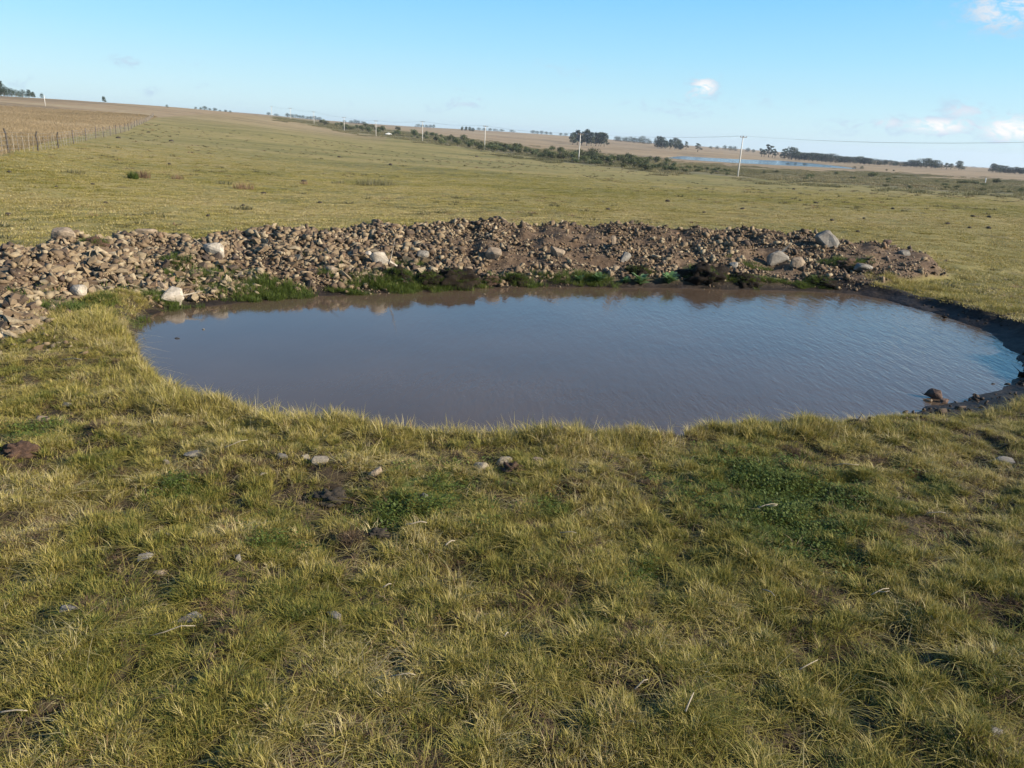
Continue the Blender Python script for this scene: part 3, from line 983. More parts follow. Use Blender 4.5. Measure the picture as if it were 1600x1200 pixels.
# stones lying in the near grass
for i, (px, py, w_, h_, mt, lab) in enumerate([
        (100, 634, 22, 9, 'rock_pale', 'flat pale stone in the grass below the left rubble patch'),
        (64, 657, 20, 10, 'rock_tan', 'tan stone in the grass, lower left of the flat pale stone'),
        (298, 712, 32, 12, 'rock_grey', 'flat grey stone sunk in grass below the left bend of the pond'),
        (258, 726, 14, 14, 'rock_pale', 'small pale upright stone left of the flat grey stone'),
        (407, 742, 20, 14, 'rock_pale', 'bright pointed pale stone in the grass left of the dung heap'),
        (500, 722, 26, 17, 'rock_pale', 'pale stone in grass, right of a row of three near the pond'),
        (476, 714, 14, 9, 'rock_pale', 'small white stone between two dark tufts near the pond'),
        (440, 717, 16, 11, 'rock_grey', 'grey stone half hidden in grass left of the small white stone'),
        (586, 738, 24, 20, 'rock_tan', 'tan upright stone in grass midway between pale stone and soil heap'),
        (755, 731, 30, 13, 'rock_pale', 'flat pale stone just left of the reddish soil heap'),
        (788, 722, 26, 14, 'rock_pale', 'pale stone lying against the back of the reddish soil heap'),
        (840, 721, 18, 13, 'rock_tan', 'tan stone just right of the reddish soil heap'),
        (662, 776, 13, 13, 'rock_grey', 'small grey stone in the dark green patch near the middle'),
        (245, 895, 30, 15, 'rock_tan', 'reddish brown stone in front of a dark hollow in the left grass'),
        (226, 873, 24, 14, 'rock_grey', 'grey stone behind the reddish brown stone in the left grass'),
        (263, 839, 12, 8, 'rock_grey', 'small grey stone above the pair in the left grass'),
        (106, 957, 30, 17, 'rock_grey', 'dark grey stone in the lower left grass'),
        (294, 972, 42, 15, 'rock_grey', 'long flat grey stone with a twig just below it'),
        (372, 874, 12, 14, 'rock_grey', 'small upright grey stone in the grass right of the reddish stone'),
        (518, 968, 30, 14, 'rock_grey', 'grey stone mostly hidden by grass left of the bottom middle'),
        (1575, 723, 40, 13, 'rock_grey', 'flat grey stone in grass at the right margin'),
        (1562, 1150, 30, 20, 'rock_grey', 'grey stone in the lower right corner of the grass')]):
    rock(px, py, w_ * .95, h_ * 1.0, lab, 'rock_turf' if mt == 'rock_pale' else ('rock_tan' if mt == 'rock_tan' else 'rock_grey'), 60 + i, name='stone', cat='stone', sink=.22, sharp=True)


def lump(name, px, py, wpx, hpx, label, mat, seed, cat, flat_=1.0):
    p = at(px, py + hpx * .4)
    k = px_m(p)
    W, H = wpx / k, hpx / k
    bm = bmesh.new()
    bmesh.ops.create_icosphere(bm, subdivisions=4, radius=.5)
    for v in bm.verts:
        c = v.co
        d = float(fbm(np.array([c.x * 4 + seed * 3.1]), np.array([c.y * 4 + c.z * 5]), seed, 3)[0])
        d2 = float(fbm(np.array([c.x * 14 + seed]), np.array([c.y * 14 + c.z * 9]), seed + 3, 2)[0])
        v.co = c * (1 + d * .95 + d2 * .75)
    o = obj(name, bm_mesh(name, bm, M[mat], True), (p.x, p.y + W * .25, p.z + H * .05), None, (0, 0, random.Random(seed).uniform(-.5, .5)), (W * 1.1, W * .8, H * 1.2 * flat_))
    LUMPS.append((p.x, p.y + W * .25, p.z, W, H))
    return tag(o, label, cat)


LUMPS = []
lump('soil_heap', 805, 734, 40, 19, 'reddish brown soil heap among pale stones near the pond', 'soil', 3, 'soil heap')
lump('dung_heap', 514, 778, 52, 22, 'dark brown dung heap in the grass left of the middle', 'dung', 4, 'dung')
lump('dung_pat', 590, 836, 34, 18, 'flat blackish dung pat in grass below the green patch', 'dung', 5, 'dung')
lump('dung_pat', 25, 703, 44, 24, 'blackish hump of bare dirt at the left margin in grass', 'soil', 6, 'dirt hump')
CLODS = [(712, 432, 62, 34, 'largest dark earth clod overhanging the far shore'), (622, 428, 34, 26, 'dark clod between green grass tufts below the whitish boulder'),
         (670, 436, 46, 30, 'rough dark clod just left of the largest far-shore clod'), (1000, 424, 44, 22, 'dark overhanging clod above the leafy plants'),
         (1105, 430, 66, 34, 'black earth block right of the leafy plants at the far shore'), (1165, 438, 44, 22, 'low dark clod right of the black earth block'),
         (806, 437, 34, 20, 'dark clod with grass at the middle of the far shore'), (1330, 415, 40, 18, 'dark grassy clod near the right end of the bank'),
         (1285, 440, 50, 16, 'low muddy clod at the right end of the far shore'), (768, 440, 30, 18, 'small dark clod right of the largest far-shore clod'),
         (140, 380, 40, 22, 'dark earth clod in the shadowed hollow of the left bank')]
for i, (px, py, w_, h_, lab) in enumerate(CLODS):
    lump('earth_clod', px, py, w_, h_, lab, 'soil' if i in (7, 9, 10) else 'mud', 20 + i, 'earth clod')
# dung pats and dirt clods dotted over the far pasture
pats = [(500, 318), (380, 322), (745, 245), (950, 328), (1100, 333), (1250, 314), (1395, 327), (1515, 357), (1480, 351), (1520, 339), (1545, 340), (1340, 363), (1350, 342), (1120, 270), (1282, 290), (1330, 278), (1415, 290), (1240, 296),
        (530, 246), (610, 258), (232, 207), (268, 221), (185, 216), (265, 257), (145, 289), (165, 318), (88, 293), (15, 270), (13, 337), (325, 338), (1043, 315), (1300, 345), (1160, 327), (475, 284), (412, 303), (1550, 306), (1275, 318), (1545, 357)]
pat_bm = bmesh.new()
bmesh.ops.create_icosphere(pat_bm, subdivisions=2, radius=.5)
for v in pat_bm.verts:
    v.co *= 1 + float(fbm(np.array([v.co.x * 5]), np.array([v.co.y * 5 + v.co.z * 3]), 8, 3)[0]) * .7
pat_me = bm_mesh('dung_pat', pat_bm, M['dung'], True)
for (px, py) in pats:
    p = at(px, py)
    k = px_m(p)
    w_ = random.uniform(5, 9) / k
    o = obj('dung_pat', pat_me, (p.x, p.y, p.z + .03), None, (0, 0, random.uniform(0, 6)), (w_, w_ * .9, min(w_ * .55, 3.2 / k * 1.6)))
    tag(o, 'dark dung pat dotting the short pasture beyond the rubble bank', 'dung', 'dung pats on the far pasture')

# ------------------------------------------------------------------ grass blades


def blade_mesh(name, mat, nbl, hmin, hmax, spread, width, lean, seed, seg=2, bias=.5, droop=.5):
    r = np.random.default_rng(seed)
    V, Fc, Sz, C = [], [], [], []
    o = 0
    for _ in range(nbl):
        a, rad = r.uniform(0, 6.283), spread * math.sqrt(r.random())
        bx, by = math.cos(a) * rad, math.sin(a) * rad
        h = r.uniform(hmin, hmax) * (1 - .35 * rad / max(spread, 1e-6))
        la = a + r.normal(0, .9)
        l = abs(r.normal(lean, lean * .6))
        wd = width * r.uniform(.7, 1.3)
        pa = la + math.pi / 2 + r.normal(0, .4)
        wx, wy = math.cos(pa) * wd * .5, math.sin(pa) * wd * .5
        c = np.clip(r.normal(bias, .27), 0, 1)
        for k in range(seg + 1):
            t = k / seg
            out_ = h * l * (t * .5 + t * t * .8)
            z = h * (t - droop * l * t * t * .55)
            x, y = bx + math.cos(la) * out_, by + math.sin(la) * out_
            cc = min(1, c + .12 * t)
            if k < seg:
                s_ = 1 - t * .45
                V += [(x - wx * s_, y - wy * s_, z), (x + wx * s_, y + wy * s_, z)]
                C += [cc, cc]
            else:
                V.append((x, y, z))
                C.append(cc)
        for k in range(seg - 1):
            b = o + 2 * k
            Fc += [b, b + 1, b + 3, b + 2]
            Sz.append(4)
        b = o + 2 * (seg - 1)
        Fc += [b, b + 1, b + 2]
        Sz.append(3)
        o += 2 * seg + 1
    return mesh_np(name, V, Fc, Sz, M[mat], dict(bcol=C))


def proto_collection(name, meshes):
    c = bpy.data.collections.new(name)
    for i, me in enumerate(meshes):
        o = bpy.data.objects.new('%s_%02d' % (name, i), me)
        c.objects.link(o)
    return c


def scatter(name, coll, pts, rot, scl, idx_, dry, label, cat):
    """one object of instanced tufts"""
    me = bpy.data.meshes.new(name)
    me.vertices.add(len(pts))
    me.vertices.foreach_set('co', np.asarray(pts, np.float32).ravel())
    for k, typ, v in (('rot', 'FLOAT_VECTOR', rot), ('scl', 'FLOAT_VECTOR', scl)):
        a = me.attributes.new(k, typ, 'POINT')
        a.data.foreach_set('vector', np.asarray(v, np.float32).ravel())
    a = me.attributes.new('dry', 'FLOAT', 'POINT')
    a.data.foreach_set('value', np.asarray(dry, np.float32))
    a = me.attributes.new('pick', 'INT', 'POINT')
    a.data.foreach_set('value', np.asarray(idx_, np.int32))
    o = obj(name, me)
    g = bpy.data.node_groups.new(name + '_scatter', 'GeometryNodeTree')
    g.interface.new_socket('Geometry', in_out='INPUT', socket_type='NodeSocketGeometry')
    g.interface.new_socket('Geometry', in_out='OUTPUT', socket_type='NodeSocketGeometry')
    gi, go = g.nodes.new('NodeGroupInput'), g.nodes.new('NodeGroupOutput')
    ci = g.nodes.new('GeometryNodeCollectionInfo')
    ci.inputs['Collection'].default_value = coll
    ci.inputs['Separate Children'].default_value = True
    ci.inputs['Reset Children'].default_value = True
    iop = g.nodes.new('GeometryNodeInstanceOnPoints')
    iop.inputs['Pick Instance'].default_value = True

    def na(nm, typ):
        q = g.nodes.new('GeometryNodeInputNamedAttribute')
        q.data_type = typ
        q.inputs['Name'].default_value = nm
        return [s_ for s_ in q.outputs if s_.enabled and s_.name == 'Attribute'][0]
    g.links.new(gi.outputs[0], iop.inputs['Points'])
    g.links.new(ci.outputs[0], iop.inputs['Instance'])
    g.links.new(na('pick', 'INT'), iop.inputs['Instance Index'])
    g.links.new(na('rot', 'FLOAT_VECTOR'), iop.inputs['Rotation'])
    g.links.new(na('scl', 'FLOAT_VECTOR'), iop.inputs['Scale'])
    g.links.new(iop.outputs[0], go.inputs[0])
    md = o.modifiers.new('scatter', 'NODES')
    md.node_group = g
    return tag(o, label, cat, None, 'stuff')


tufts = [blade_mesh('tuft', 'grass', 44, .026, .078, (.028, .038, .05)[i % 3], .0036, .6, 100 + i, 3 if i < 6 else 2, (.24, .38, .5, .6, .7, .8)[i % 6]) for i in range(12)]
tufts += [blade_mesh('tuft', 'grass', 18, .06, .13, .03, .0034, .45, 130 + i, 3, .8) for i in range(3)]       # taller straw
tufts += [blade_mesh('litter', 'grass', 26, .06, .14, .09, .0036, 1.9, 140 + i, 2, .84, .9) for i in range(3)]  # lying dead blades
tufts += [blade_mesh('dead', 'dead', 40, .022, .065, .05, .0036, 1.0, 145 + i, 2, .5, .8) for i in range(3)]    # brown dead tufts
C_T = proto_collection('grass_tufts', tufts)


def xy_z(x, y):
    z, rub, sd, ws = height(x, y, True)
    return z, rub, sd, ws


def grass_points(n, rmin, rmax, amax, power):
    """points over a sector in front of and beside the viewpoint"""
    a = rng.uniform(-amax, amax, n)
    u = rng.random(n)
    r = (rmin ** power + u * (rmax ** power - rmin ** power)) ** (1 / power)
    return r * np.sin(np.radians(a)), r * np.cos(np.radians(a)), r


def dryness(x, y):
    return np.clip(.40 + fbm(x * 1.3, y * 1.3, 201, 3) * 1.3 + fbm(x * .22, y * .22, 205, 2) * .7, 0, 1)


# near pasture
x, y, r = grass_points(150000, 2.6, 17.5, 43, 1.4)
z, rub, sd, ws = xy_z(x, y)
hum = fbm(x * 1.9, y * 1.9, 11, 3)
gap = fbm(x * 5.4, y * 5.4, 301, 3)
bar = np.clip(.78 + gap * 7.0 + hum * 1.2 + fbm(x * 1.1, y * 1.1, 305, 2) * 1.2, .04, 1)
lus = np.zeros(len(x))
for (lx, ly, lr) in lush_xy:
    lus = np.maximum(lus, sstep(1.15, .5, np.hypot(x - lx, y - ly) / lr + fbm(x * 1.3, y * 1.3, 71, 3) * 1.4))
land = (sd > ws + np.where(ws > .3, .16, .0)) & (z > WATER + .06)
ok = land & (rng.random(len(x)) < bar * np.where(rub > .3, .02, 1) * (1 - .25 * lus))
x, y, z, r, sd, lus = x[ok], y[ok], z[ok], r[ok], sd[ok], lus[ok]
n = len(x)
dry = dryness(x, y) + .08 + rng.normal(0, .22, n)
edge = sstep(.9, .1, sd)
dry = np.clip(dry + edge * .16 - lus * .5 - .10 * sstep(-1, 5, x) * sstep(8, 3, r), 0, 1)
hs = (.62 + .75 * np.clip(.5 + fbm(x * 1.2, y * 1.2, 311, 3) * 1.6, 0, 1)) * (1 + .35 * edge) * (1 - .35 * lus) * rng.uniform(.75, 1.25, n)
kind = rng.random(n)
pick = rng.integers(0, 12, n)
pick = np.where(kind > .93 - .08 * edge, 12 + rng.integers(0, 3, n), pick)
pick = np.where((kind < .12) & (lus < .3), 15 + rng.integers(0, 3, n), pick)
pick = np.where((fbm(x * 3.4, y * 3.4, 307, 3) + rng.normal(0, .13, n) > .19) & (lus < .3), 18 + rng.integers(0, 3, n), pick)
gapv = fbm(x * 5.4, y * 5.4, 301, 3)
hs = hs * np.clip(1.05 + gapv * 1.3, .6, 1.35)
rot = np.stack([rng.normal(0, .12, n), rng.normal(0, .12, n), rng.uniform(0, 6.283, n)], 1)
wd = rng.uniform(.85, 1.2, n) * (1 + r * .015)
scatter('pasture_grass', C_T, np.stack([x, y, z - .006], 1), rot, np.stack([wd, wd, hs], 1), pick, dry,
        'tufty olive and straw pasture grass on the near side of the pond', 'grass')

# thin growth and dead blades in the gaps between the tufts
x, y, r = grass_points(30000, 2.6, 15, 44, 1.4)
z, rub, sd, ws = xy_z(x, y)
ok = (sd > ws + np.where(ws > .3, .16, .0)) & (z > WATER + .06) & (rub < .3) & (fbm(x * 5.4, y * 5.4, 301, 3) < .02)
x, y, z = x[ok], y[ok], z[ok]
n = len(x)
gapl = [blade_mesh('gap', ('grass', 'dead', 'dead')[i], 14, .02, .07, .06, .0042, 1.0, 150 + i, 2, (.3, .5, .6)[i % 3], .8) for i in range(3)]
gapl += [blade_mesh('gap', ('grass', 'dead')[i % 2], 14, .05, .11, .07, .004, 2.2, 160 + i, 2, (.7, .95)[i % 2], .95) for i in range(3)]
C_G = proto_collection('gap_tufts', gapl)
sc = rng.uniform(.7, 1.25, n)
scatter('grass_litter', C_G, np.stack([x, y, z - .003], 1), np.stack([rng.normal(0, .1, n), rng.normal(0, .1, n), rng.uniform(0, 6.283, n)], 1), np.stack([sc] * 3, 1), rng.integers(0, 6, n), np.clip(rng.normal(.55, .3, n), 0, 1),
        'thin growth and dead blades on the dark soil between the tufts', 'grass')

# lush low clover in the dark green patches
clover = []
for i in range(4):
    r0 = np.random.default_rng(400 + i)
    V, Fc, Sz, C = [], [], [], []
    for _ in range(40):
        bx, by = r0.normal(0, .045, 2)
        zz = r0.uniform(.015, .06)
        a = r0.uniform(0, 6.28)
        sz = r0.uniform(.005, .010)
        ux, uy, uz = math.cos(a) * sz, math.sin(a) * sz, r0.normal(0, .4) * sz
        vx, vy, vz = -math.sin(a) * sz, math.cos(a) * sz, r0.normal(0, .4) * sz
        b = len(V)
        V += [(bx - ux, by - uy, zz - uz), (bx - vx, by - vy, zz - vz), (bx + ux, by + uy, zz + uz), (bx + vx, by + vy, zz + vz)]
        C += [r0.random()] * 4
        Fc += [b, b + 1, b + 2, b + 3]
        Sz.append(4)
    clover.append(mesh_np('clover', V, Fc, Sz, M['lush'], dict(bcol=C)))
clover += [blade_mesh('lush', 'lush', 30, .04, .10, .05, .0045, .6, 420 + i, 2, .5) for i in range(5)]
C_L = proto_collection('lush_tufts', clover)
xs, ys = [], []
for (lx, ly, lr) in lush_xy:
    k = int(220 * lr * lr * 2)
    xs.append(rng.normal(lx, lr * .5, k))
    ys.append(rng.normal(ly, lr * .5, k))
x, y = np.concatenate(xs), np.concatenate(ys)
z, rub, sd, ws = xy_z(x, y)
ok = (sd > ws) & (rub < .3) & (fbm(x * 2.2, y * 2.2, 333, 3) > -.12)
x, y, z = x[ok], y[ok], z[ok]
n = len(x)
sc = rng.uniform(.8, 1.5, n)
scatter('green_clover', C_L, np.stack([x, y, z], 1), np.stack([np.zeros(n), np.zeros(n), rng.uniform(0, 6.28, n)], 1), np.stack([sc] * 3, 1), rng.integers(0, 9, n), rng.uniform(.2, .9, n),
        'dark green clover patches in the near grass', 'clover')

# far pasture: short sward beyond the bank and on either side of the pond
sward = [blade_mesh('sward', 'grass', 70, .03, .085, .30, .011, .8, 500 + i, 2, (.42, .5, .58, .66)[i % 4]) for i in range(8)]
C_S = proto_collection('sward_tufts', sward)
x, y, r = grass_points(80000, 14, 120, 42, 1.05)
z, rub, sd, ws = xy_z(x, y)
px, py, fr = project(x, y, z)
st, br = masks(px, py, r, fr, x, y)
gap = fbm(x * 1.1, y * 1.1, 341, 3)
ok = (sd > ws + .2) & (rub < .15) & (br < .5) & (rng.random(len(x)) < np.clip(.95 + gap * 2.2, .15, 1) * sstep(120, 35, r))
x, y, z, r = x[ok], y[ok], z[ok], r[ok]
n = len(x)
dry = np.clip(.68 + fbm(x * .35, y * .35, 205, 3) * .9 + fbm(x * .05, y * .09, 215, 3) * 1.0 + rng.normal(0, .12, n), 0, 1)
sw = rng.uniform(.8, 1.4, n) * (1 + r * .006)
scatter('pasture_sward', C_S, np.stack([x, y, z - .01], 1), np.stack([np.zeros(n), np.zeros(n), rng.uniform(0, 6.28, n)], 1), np.stack([sw, sw, rng.uniform(.5, 1.3, n)], 1), rng.integers(0, 8, n), dry,
        'short grazed sward of the pasture beyond the rubble bank', 'grass')

# small dark tussocks and dead stalks dotted over the far pasture
tus = [blade_mesh('tussock', 'rush', 40, .06, .22, .16, .02, .7, 520 + i, 2, .4) for i in range(3)] + [blade_mesh('tussock', 'rust', 30, .05, .18, .15, .02, .9, 524 + i, 2, .4) for i in range(2)]
C_U = proto_collection('tussocks', tus)
x, y, r = grass_points(9000, 20, 240, 42, 1.0)
z, rub, sd, ws = xy_z(x, y)
px, py, fr = project(x, y, z)
st, br = masks(px, py, r, fr, x, y)
ok = (sd > ws + .3) & (rub < .05) & (br < .3) & (st < .3) & (rng.random(len(x)) < np.clip(.25 + fbm(x * .09, y * .09, 351, 3) * 2.2, 0, 1))
x, y, z, r = x[ok], y[ok], z[ok], r[ok]
n = len(x)
sc = rng.uniform(.5, 1.5, n) * (1 + r * .004)
scatter('pasture_tussocks', C_U, np.stack([x, y, z - .02], 1), np.stack([np.zeros(n), np.zeros(n), rng.uniform(0, 6.28, n)], 1), np.stack([sc, sc, sc * rng.uniform(.4, 1, n)], 1), rng.integers(0, 5, n), np.zeros(n),
        'small dark tussocks and dead stalks dotted over the far pasture', 'grass')

# rank green grass along the far shore and on the clods
rank = [blade_mesh('rank', 'lush', 46, .10, .24, .10, .007, .5, 540 + i, 3, .5) for i in range(4)]
C_R = proto_collection('rank_tufts', rank)
xs, ys, hh_ = [], [], []
for (px, py, cnt, sx, sy, h_) in ((355, 440, 90, .7, .25, 1.1), (335, 458, 60, .6, .12, 1.0), (400, 462, 60, .7, .1, .9), (440, 455, 90, .5, .14, 1.0), (590, 445, 110, .55, .14, 1.1), (650, 452, 60, .5, .08, .9), (690, 450, 50, .35, .08, 1.0),
                                  (640, 417, 50, .4, .15, .8), (810, 440, 40, .3, .1, .8), (925, 436, 60, .3, .12, 1.0), (870, 440, 30, .3, .08, .7), (490, 402, 40, .4, .25, .6), (1200, 440, 40, .4, .08, .7), (1150, 440, 30, .3, .08, .7), (1320, 412, 50, .35, .2, .8),
                                  (1260, 448, 24, .3, .05, .6), (560, 460, 60, .5, .05, .5), (250, 470, 60, .5, .12, 1.0), (180, 478, 40, .6, .2, .9), (205, 400, 40, .3, .3, .5), (290, 405, 40, .4, .3, .6), (100, 482, 40, .35, .15, .9), (1090, 425, 30, .3, .2, .8), (1175, 420, 26, .25, .15, .7), (740, 445, 30, .25, .06, .8)):
    c = at(px, py)
    xs.append(rng.normal(c.x, sx, cnt))
    ys.append(rng.normal(c.y, sy, cnt))
    hh_.append(np.full(cnt, h_))
x, y, hh_ = np.concatenate(xs), np.concatenate(ys), np.concatenate(hh_)
z = height(x, y)
ok = z > WATER - .06
x, y, z, hh_ = x[ok], y[ok], z[ok], hh_[ok]
n = len(x)
lx, ly, lz = [], [], []
for (a_, b_, c_, W_, H_) in LUMPS[4:]:
    k = int(18 + W_ * 26)
    ua, ur = rng.uniform(0, 6.283, k), np.sqrt(rng.random(k))
    lx.append(a_ + np.cos(ua) * ur * W_ * .5)
    ly.append(b_ + np.sin(ua) * ur * W_ * .36)
    lz.append(c_ + H_ * (.62 * np.sqrt(1 - ur * ur * .9) - .08))
x, y, z, hh_ = np.concatenate([x] + lx), np.concatenate([y] + ly), np.concatenate([z] + lz), np.concatenate([hh_, np.full(sum(map(len, lx)), .5)])
n = len(x)
sc = rng.uniform(.7, 1.2, n)
scatter('shore_grass', C_R, np.stack([x, y, z], 1), np.stack([rng.normal(0, .15, n), rng.normal(0, .15, n), rng.uniform(0, 6.28, n)], 1), np.stack([sc, sc, sc * hh_], 1), rng.integers(0, 4, n), rng.uniform(0, 1, n),
        'rank green grass at the foot of the rubble bank by the water', 'grass')

# tall yellow grass on the left bend and on the rim of the right bank
tallg = [blade_mesh('tall', 'grass', 50, .14, .30, .11, .006, .55, 560 + i, 3, (.5, .62, .7)[i % 3]) for i in range(6)]
C_TG = proto_collection('tall_tufts', tallg)
xs, ys = [], []
for (px, py, cnt, sx, sy) in ((165, 510, 170, .42, .35), (130, 500, 90, .4, .3), (240, 595, 130, .3, .4), (270, 620, 110, .3, .3), (330, 640, 80, .4, .15), (215, 560, 60, .2, .3), (900, 680, 70, .5, .12), (780, 684, 50, .5, .1), (520, 668, 60, .5, .12),
                              (1450, 452, 70, .6, .25), (1520, 470, 70, .6, .25), (1580, 486, 50, .4, .2), (1400, 440, 60, .4, .25), (1560, 640, 90, .6, .2), (1590, 630, 60, .3, .2), (1180, 676, 60, .5, .1), (1300, 672, 40, .5, .08)):
    c = at(px, py)
    xs.append(rng.normal(c.x, sx, cnt))
    ys.append(rng.normal(c.y, sy, cnt))
x, y = np.concatenate(xs), np.concatenate(ys)
z, rub, sd, ws = xy_z(x, y)
ok = (z > WATER + .12) & (sd > ws + np.where(ws > .3, .15, 0))
x, y, z = x[ok], y[ok], z[ok]
n = len(x)
sc = rng.uniform(.6, 1.0, n)
scatter('bank_grass', C_TG, np.stack([x, y, z - .01], 1), np.stack([rng.normal(0, .15, n), rng.normal(0, .15, n), rng.uniform(0, 6.28, n)], 1), np.stack([sc, sc, sc * .85], 1), rng.integers(0, 6, n), np.clip(rng.normal(.55, .18, n), 0, 1),
        'longer yellow grass hanging over the pond banks', 'grass')

# single seed stalks standing up against the water
stk = [blade_mesh('stalk', 'grass', 3, .25, .48, .03, .0036, .22, 570 + i, 3, .9) for i in range(4)]
C_K = proto_collection('seed_stalks', stk)
xs, ys = [], []
for (px, py, cnt, sx) in ((290, 610, 12, .5), (400, 650, 12, .5), (560, 672, 8, .6), (700, 676, 8, .6), (880, 676, 16, .5), (1010, 676, 8, .5), (1190, 672, 14, .5), (1300, 668, 6, .4), (250, 585, 8, .3)):
    c = at(px, py + 6)
    xs.append(rng.normal(c.x, sx, cnt))
    ys.append(rng.normal(c.y - .1, .12, cnt))
x, y = np.concatenate(xs), np.concatenate(ys)
z, rub, sd, ws = xy_z(x, y)
ok = z > WATER + .1
x, y, z = x[ok], y[ok], z[ok]
n = len(x)
scatter('seed_stalks', C_K, np.stack([x, y, z - .01], 1), np.stack([rng.normal(0, .2, n), rng.normal(0, .2, n), rng.uniform(0, 6.28, n)], 1), np.ones((n, 3)), rng.integers(0, 4, n), np.full(n, .85),
        'thin seed stalks standing up along the near edge of the pond', 'grass')

# tall dry grass beyond the wire fence
dryg = [blade_mesh('dry', 'reed', 60, .25, .6, .5, .02, .4, 580 + i, 2, .55) for i in range(5)]
C_D = proto_collection('dry_tufts', dryg)
x, y, r = grass_points(60000, 45, 330, 44, 1.2)
z = height(x, y)
px, py, fr = project(x, y, z)
fl = line_y(FENCE_PX, px)
ok = (px < 242) & (py < fl - .3) & fr
x, y, z, r = x[ok], y[ok], z[ok], r[ok]
n = len(x)
sc = rng.uniform(.8, 1.4, n) * (1 + r * .002)
dry = np.clip(.55 + fbm(x * .05, y * .02, 605, 3) * 1.3, 0, 1)
scatter('dry_grass', C_D, np.stack([x, y, z - .02], 1), np.stack([np.zeros(n), np.zeros(n), rng.uniform(0, 6.28, n)], 1), np.stack([sc, sc, rng.uniform(.7, 1.2, n)], 1), rng.integers(0, 5, n), dry,
        'tall reddish dry grass in the ungrazed field behind the wire fence', 'grass')

# marsh weeds filling the strip under the power line
weeds = [blade_mesh('weed', 'weed', 130, .2, .85, 1.0, .06, .6, 620 + i, 2, .5) for i in range(5)]
C_W = proto_collection('weed_tufts', weeds)
x, y, r = grass_points(90000, 105, 620, 40, 1.3)
z = height(x, y)
px, py, fr = project(x, y, z)
rag = fbm(x * .12, y * .06, 661, 3) * 16
st, br = masks(px, py + rag, r, fr, x, y)
ok = (st > .4) & (rng.random(len(x)) < np.clip(.85 + fbm(x * .03, y * .03, 633, 3) * 3, .1, 1))
# straggling weeds on the pasture side of the strip, towards the right
ok |= (px > 1150) & (st < .4) & (py > line_y(STRIP_LO, px)) & (py < line_y(STRIP_LO, px) + 9) & (rng.random(len(x)) < .06)
x, y, z, r, px = x[ok], y[ok], z[ok], r[ok], px[ok]
n = len(x)
sc = rng.uniform(.7, 1.5, n)
dry = np.clip(.5 + fbm(x * .04, y * .04, 655, 3) * 1.6, 0, 1)
scatter('marsh_weeds', C_W, np.stack([x, y, z - .05], 1), np.stack([np.zeros(n), np.zeros(n), rng.uniform(0, 6.28, n)], 1), np.stack([sc, sc, sc * rng.uniform(.4, 1.0, n) * np.where(px > 1100, .75, 1)], 1), rng.integers(0, 5, n), dry,
        'grey green weeds and low scrub growing along the power line', 'weeds')

# ------------------------------------------------------------------ plants one can tell apart


def leaf_cloud(blobs, n, size, seed, flat_=1.0, cname='bcol'):
    """many leaf-sized faces spread through a few clumps"""
    r = np.random.default_rng(seed)
    vol = np.array([b[3] * b[4] * b[5] for b in blobs])
    pick_ = r.choice(len(blobs), n, p=vol / vol.sum())
    B = np.array(blobs)[pick_]
    d = r.normal(0, 1, (n, 3))
    d /= np.linalg.norm(d, axis=1)[:, None]
    rad = r.uniform(.35, 1.0, n) ** .6 * (1 + r.normal(0, .1, n))
    c = B[:, :3] + d * rad[:, None] * B[:, 3:6]
    nrm = d + r.normal(0, .7, (n, 3))
    nrm /= np.linalg.norm(nrm, axis=1)[:, None]
    a = np.cross(nrm, r.normal(0, 1, (n, 3)))
    a /= np.linalg.norm(a, axis=1)[:, None]
    b = np.cross(nrm, a)
    s_ = size * r.uniform(.6, 1.4, n)[:, None]
    V = np.stack([c - a * s_, c - b * s_ * .5, c + a * s_, c + b * s_ * .5], 1).reshape(-1, 3)
    col_ = np.repeat(np.clip(r.normal(.45, .22, n) + r.normal(0, .14, len(blobs))[pick_], 0, 1), 4)
    return V, np.arange(4 * n), np.full(n, 4), col_


def crown_mesh(name, mat, blobs, n, size, seed):
    V, Fc, Sz, C = leaf_cloud(blobs, n, size, seed)
    return mesh_np(name, V, Fc, Sz, M[mat], dict(bcol=C))


# trees: unit height 1; kinds: gum (clear trunk), round, sparse, low
TREES = {}


def make_tree(kind, seed):
    r = random.Random(seed)
    bm = bmesh.new()
    blobs = []
    if kind == 'gum':
        th, cr_lo, cr_w, nb = .30, .16, .34, 13
    elif kind == 'round':
        th, cr_lo, cr_w, nb = .2, .14, .52, 14
    elif kind == 'sparse':
        th, cr_lo, cr_w, nb = .45, .25, .28, 8
    else:
        th, cr_lo, cr_w, nb = .15, .10, .75, 12
    lean = r.uniform(-.03, .03)
    top = Vector((lean, r.uniform(-.03, .03), th))
    tube(bm, [(0, 0, -.03), (lean * .4, 0, th * .5), top], [.028, .022, .017], 7)
    for k in range(nb):
        a = k / nb * 6.283 + r.uniform(-.4, .4)
        lvl = (k * .618) % 1.0
        rad = cr_w * r.uniform(.25, .75) * (1 - .45 * lvl)
        c = Vector((math.cos(a) * rad + lean, math.sin(a) * rad, cr_lo + (.92 - cr_lo) * (lvl * .85 + .1)))
        mid = top.lerp(c, .5) + Vector((0, 0, -.02))
        tube(bm, [top - Vector((0, 0, r.uniform(0, .15))), mid, c], [.012, .008, .003], 5, False)
        br = cr_w * r.uniform(.32, .5) * (.8 if kind == 'sparse' else 1)
        blobs.append((c.x, c.y, c.z, br, br, br * r.uniform(.6, .85)))
    if kind in ('gum', 'round'):
        blobs.append((lean, 0, .86, cr_w * .5, cr_w * .5, .13))
    n_ = {'gum': 1000, 'round': 1200, 'sparse': 460, 'low': 900}[kind]
    return bm_mesh('trunk', bm, M['bark'], True), crown_mesh('crown', 'tree', blobs, n_, .040, seed)


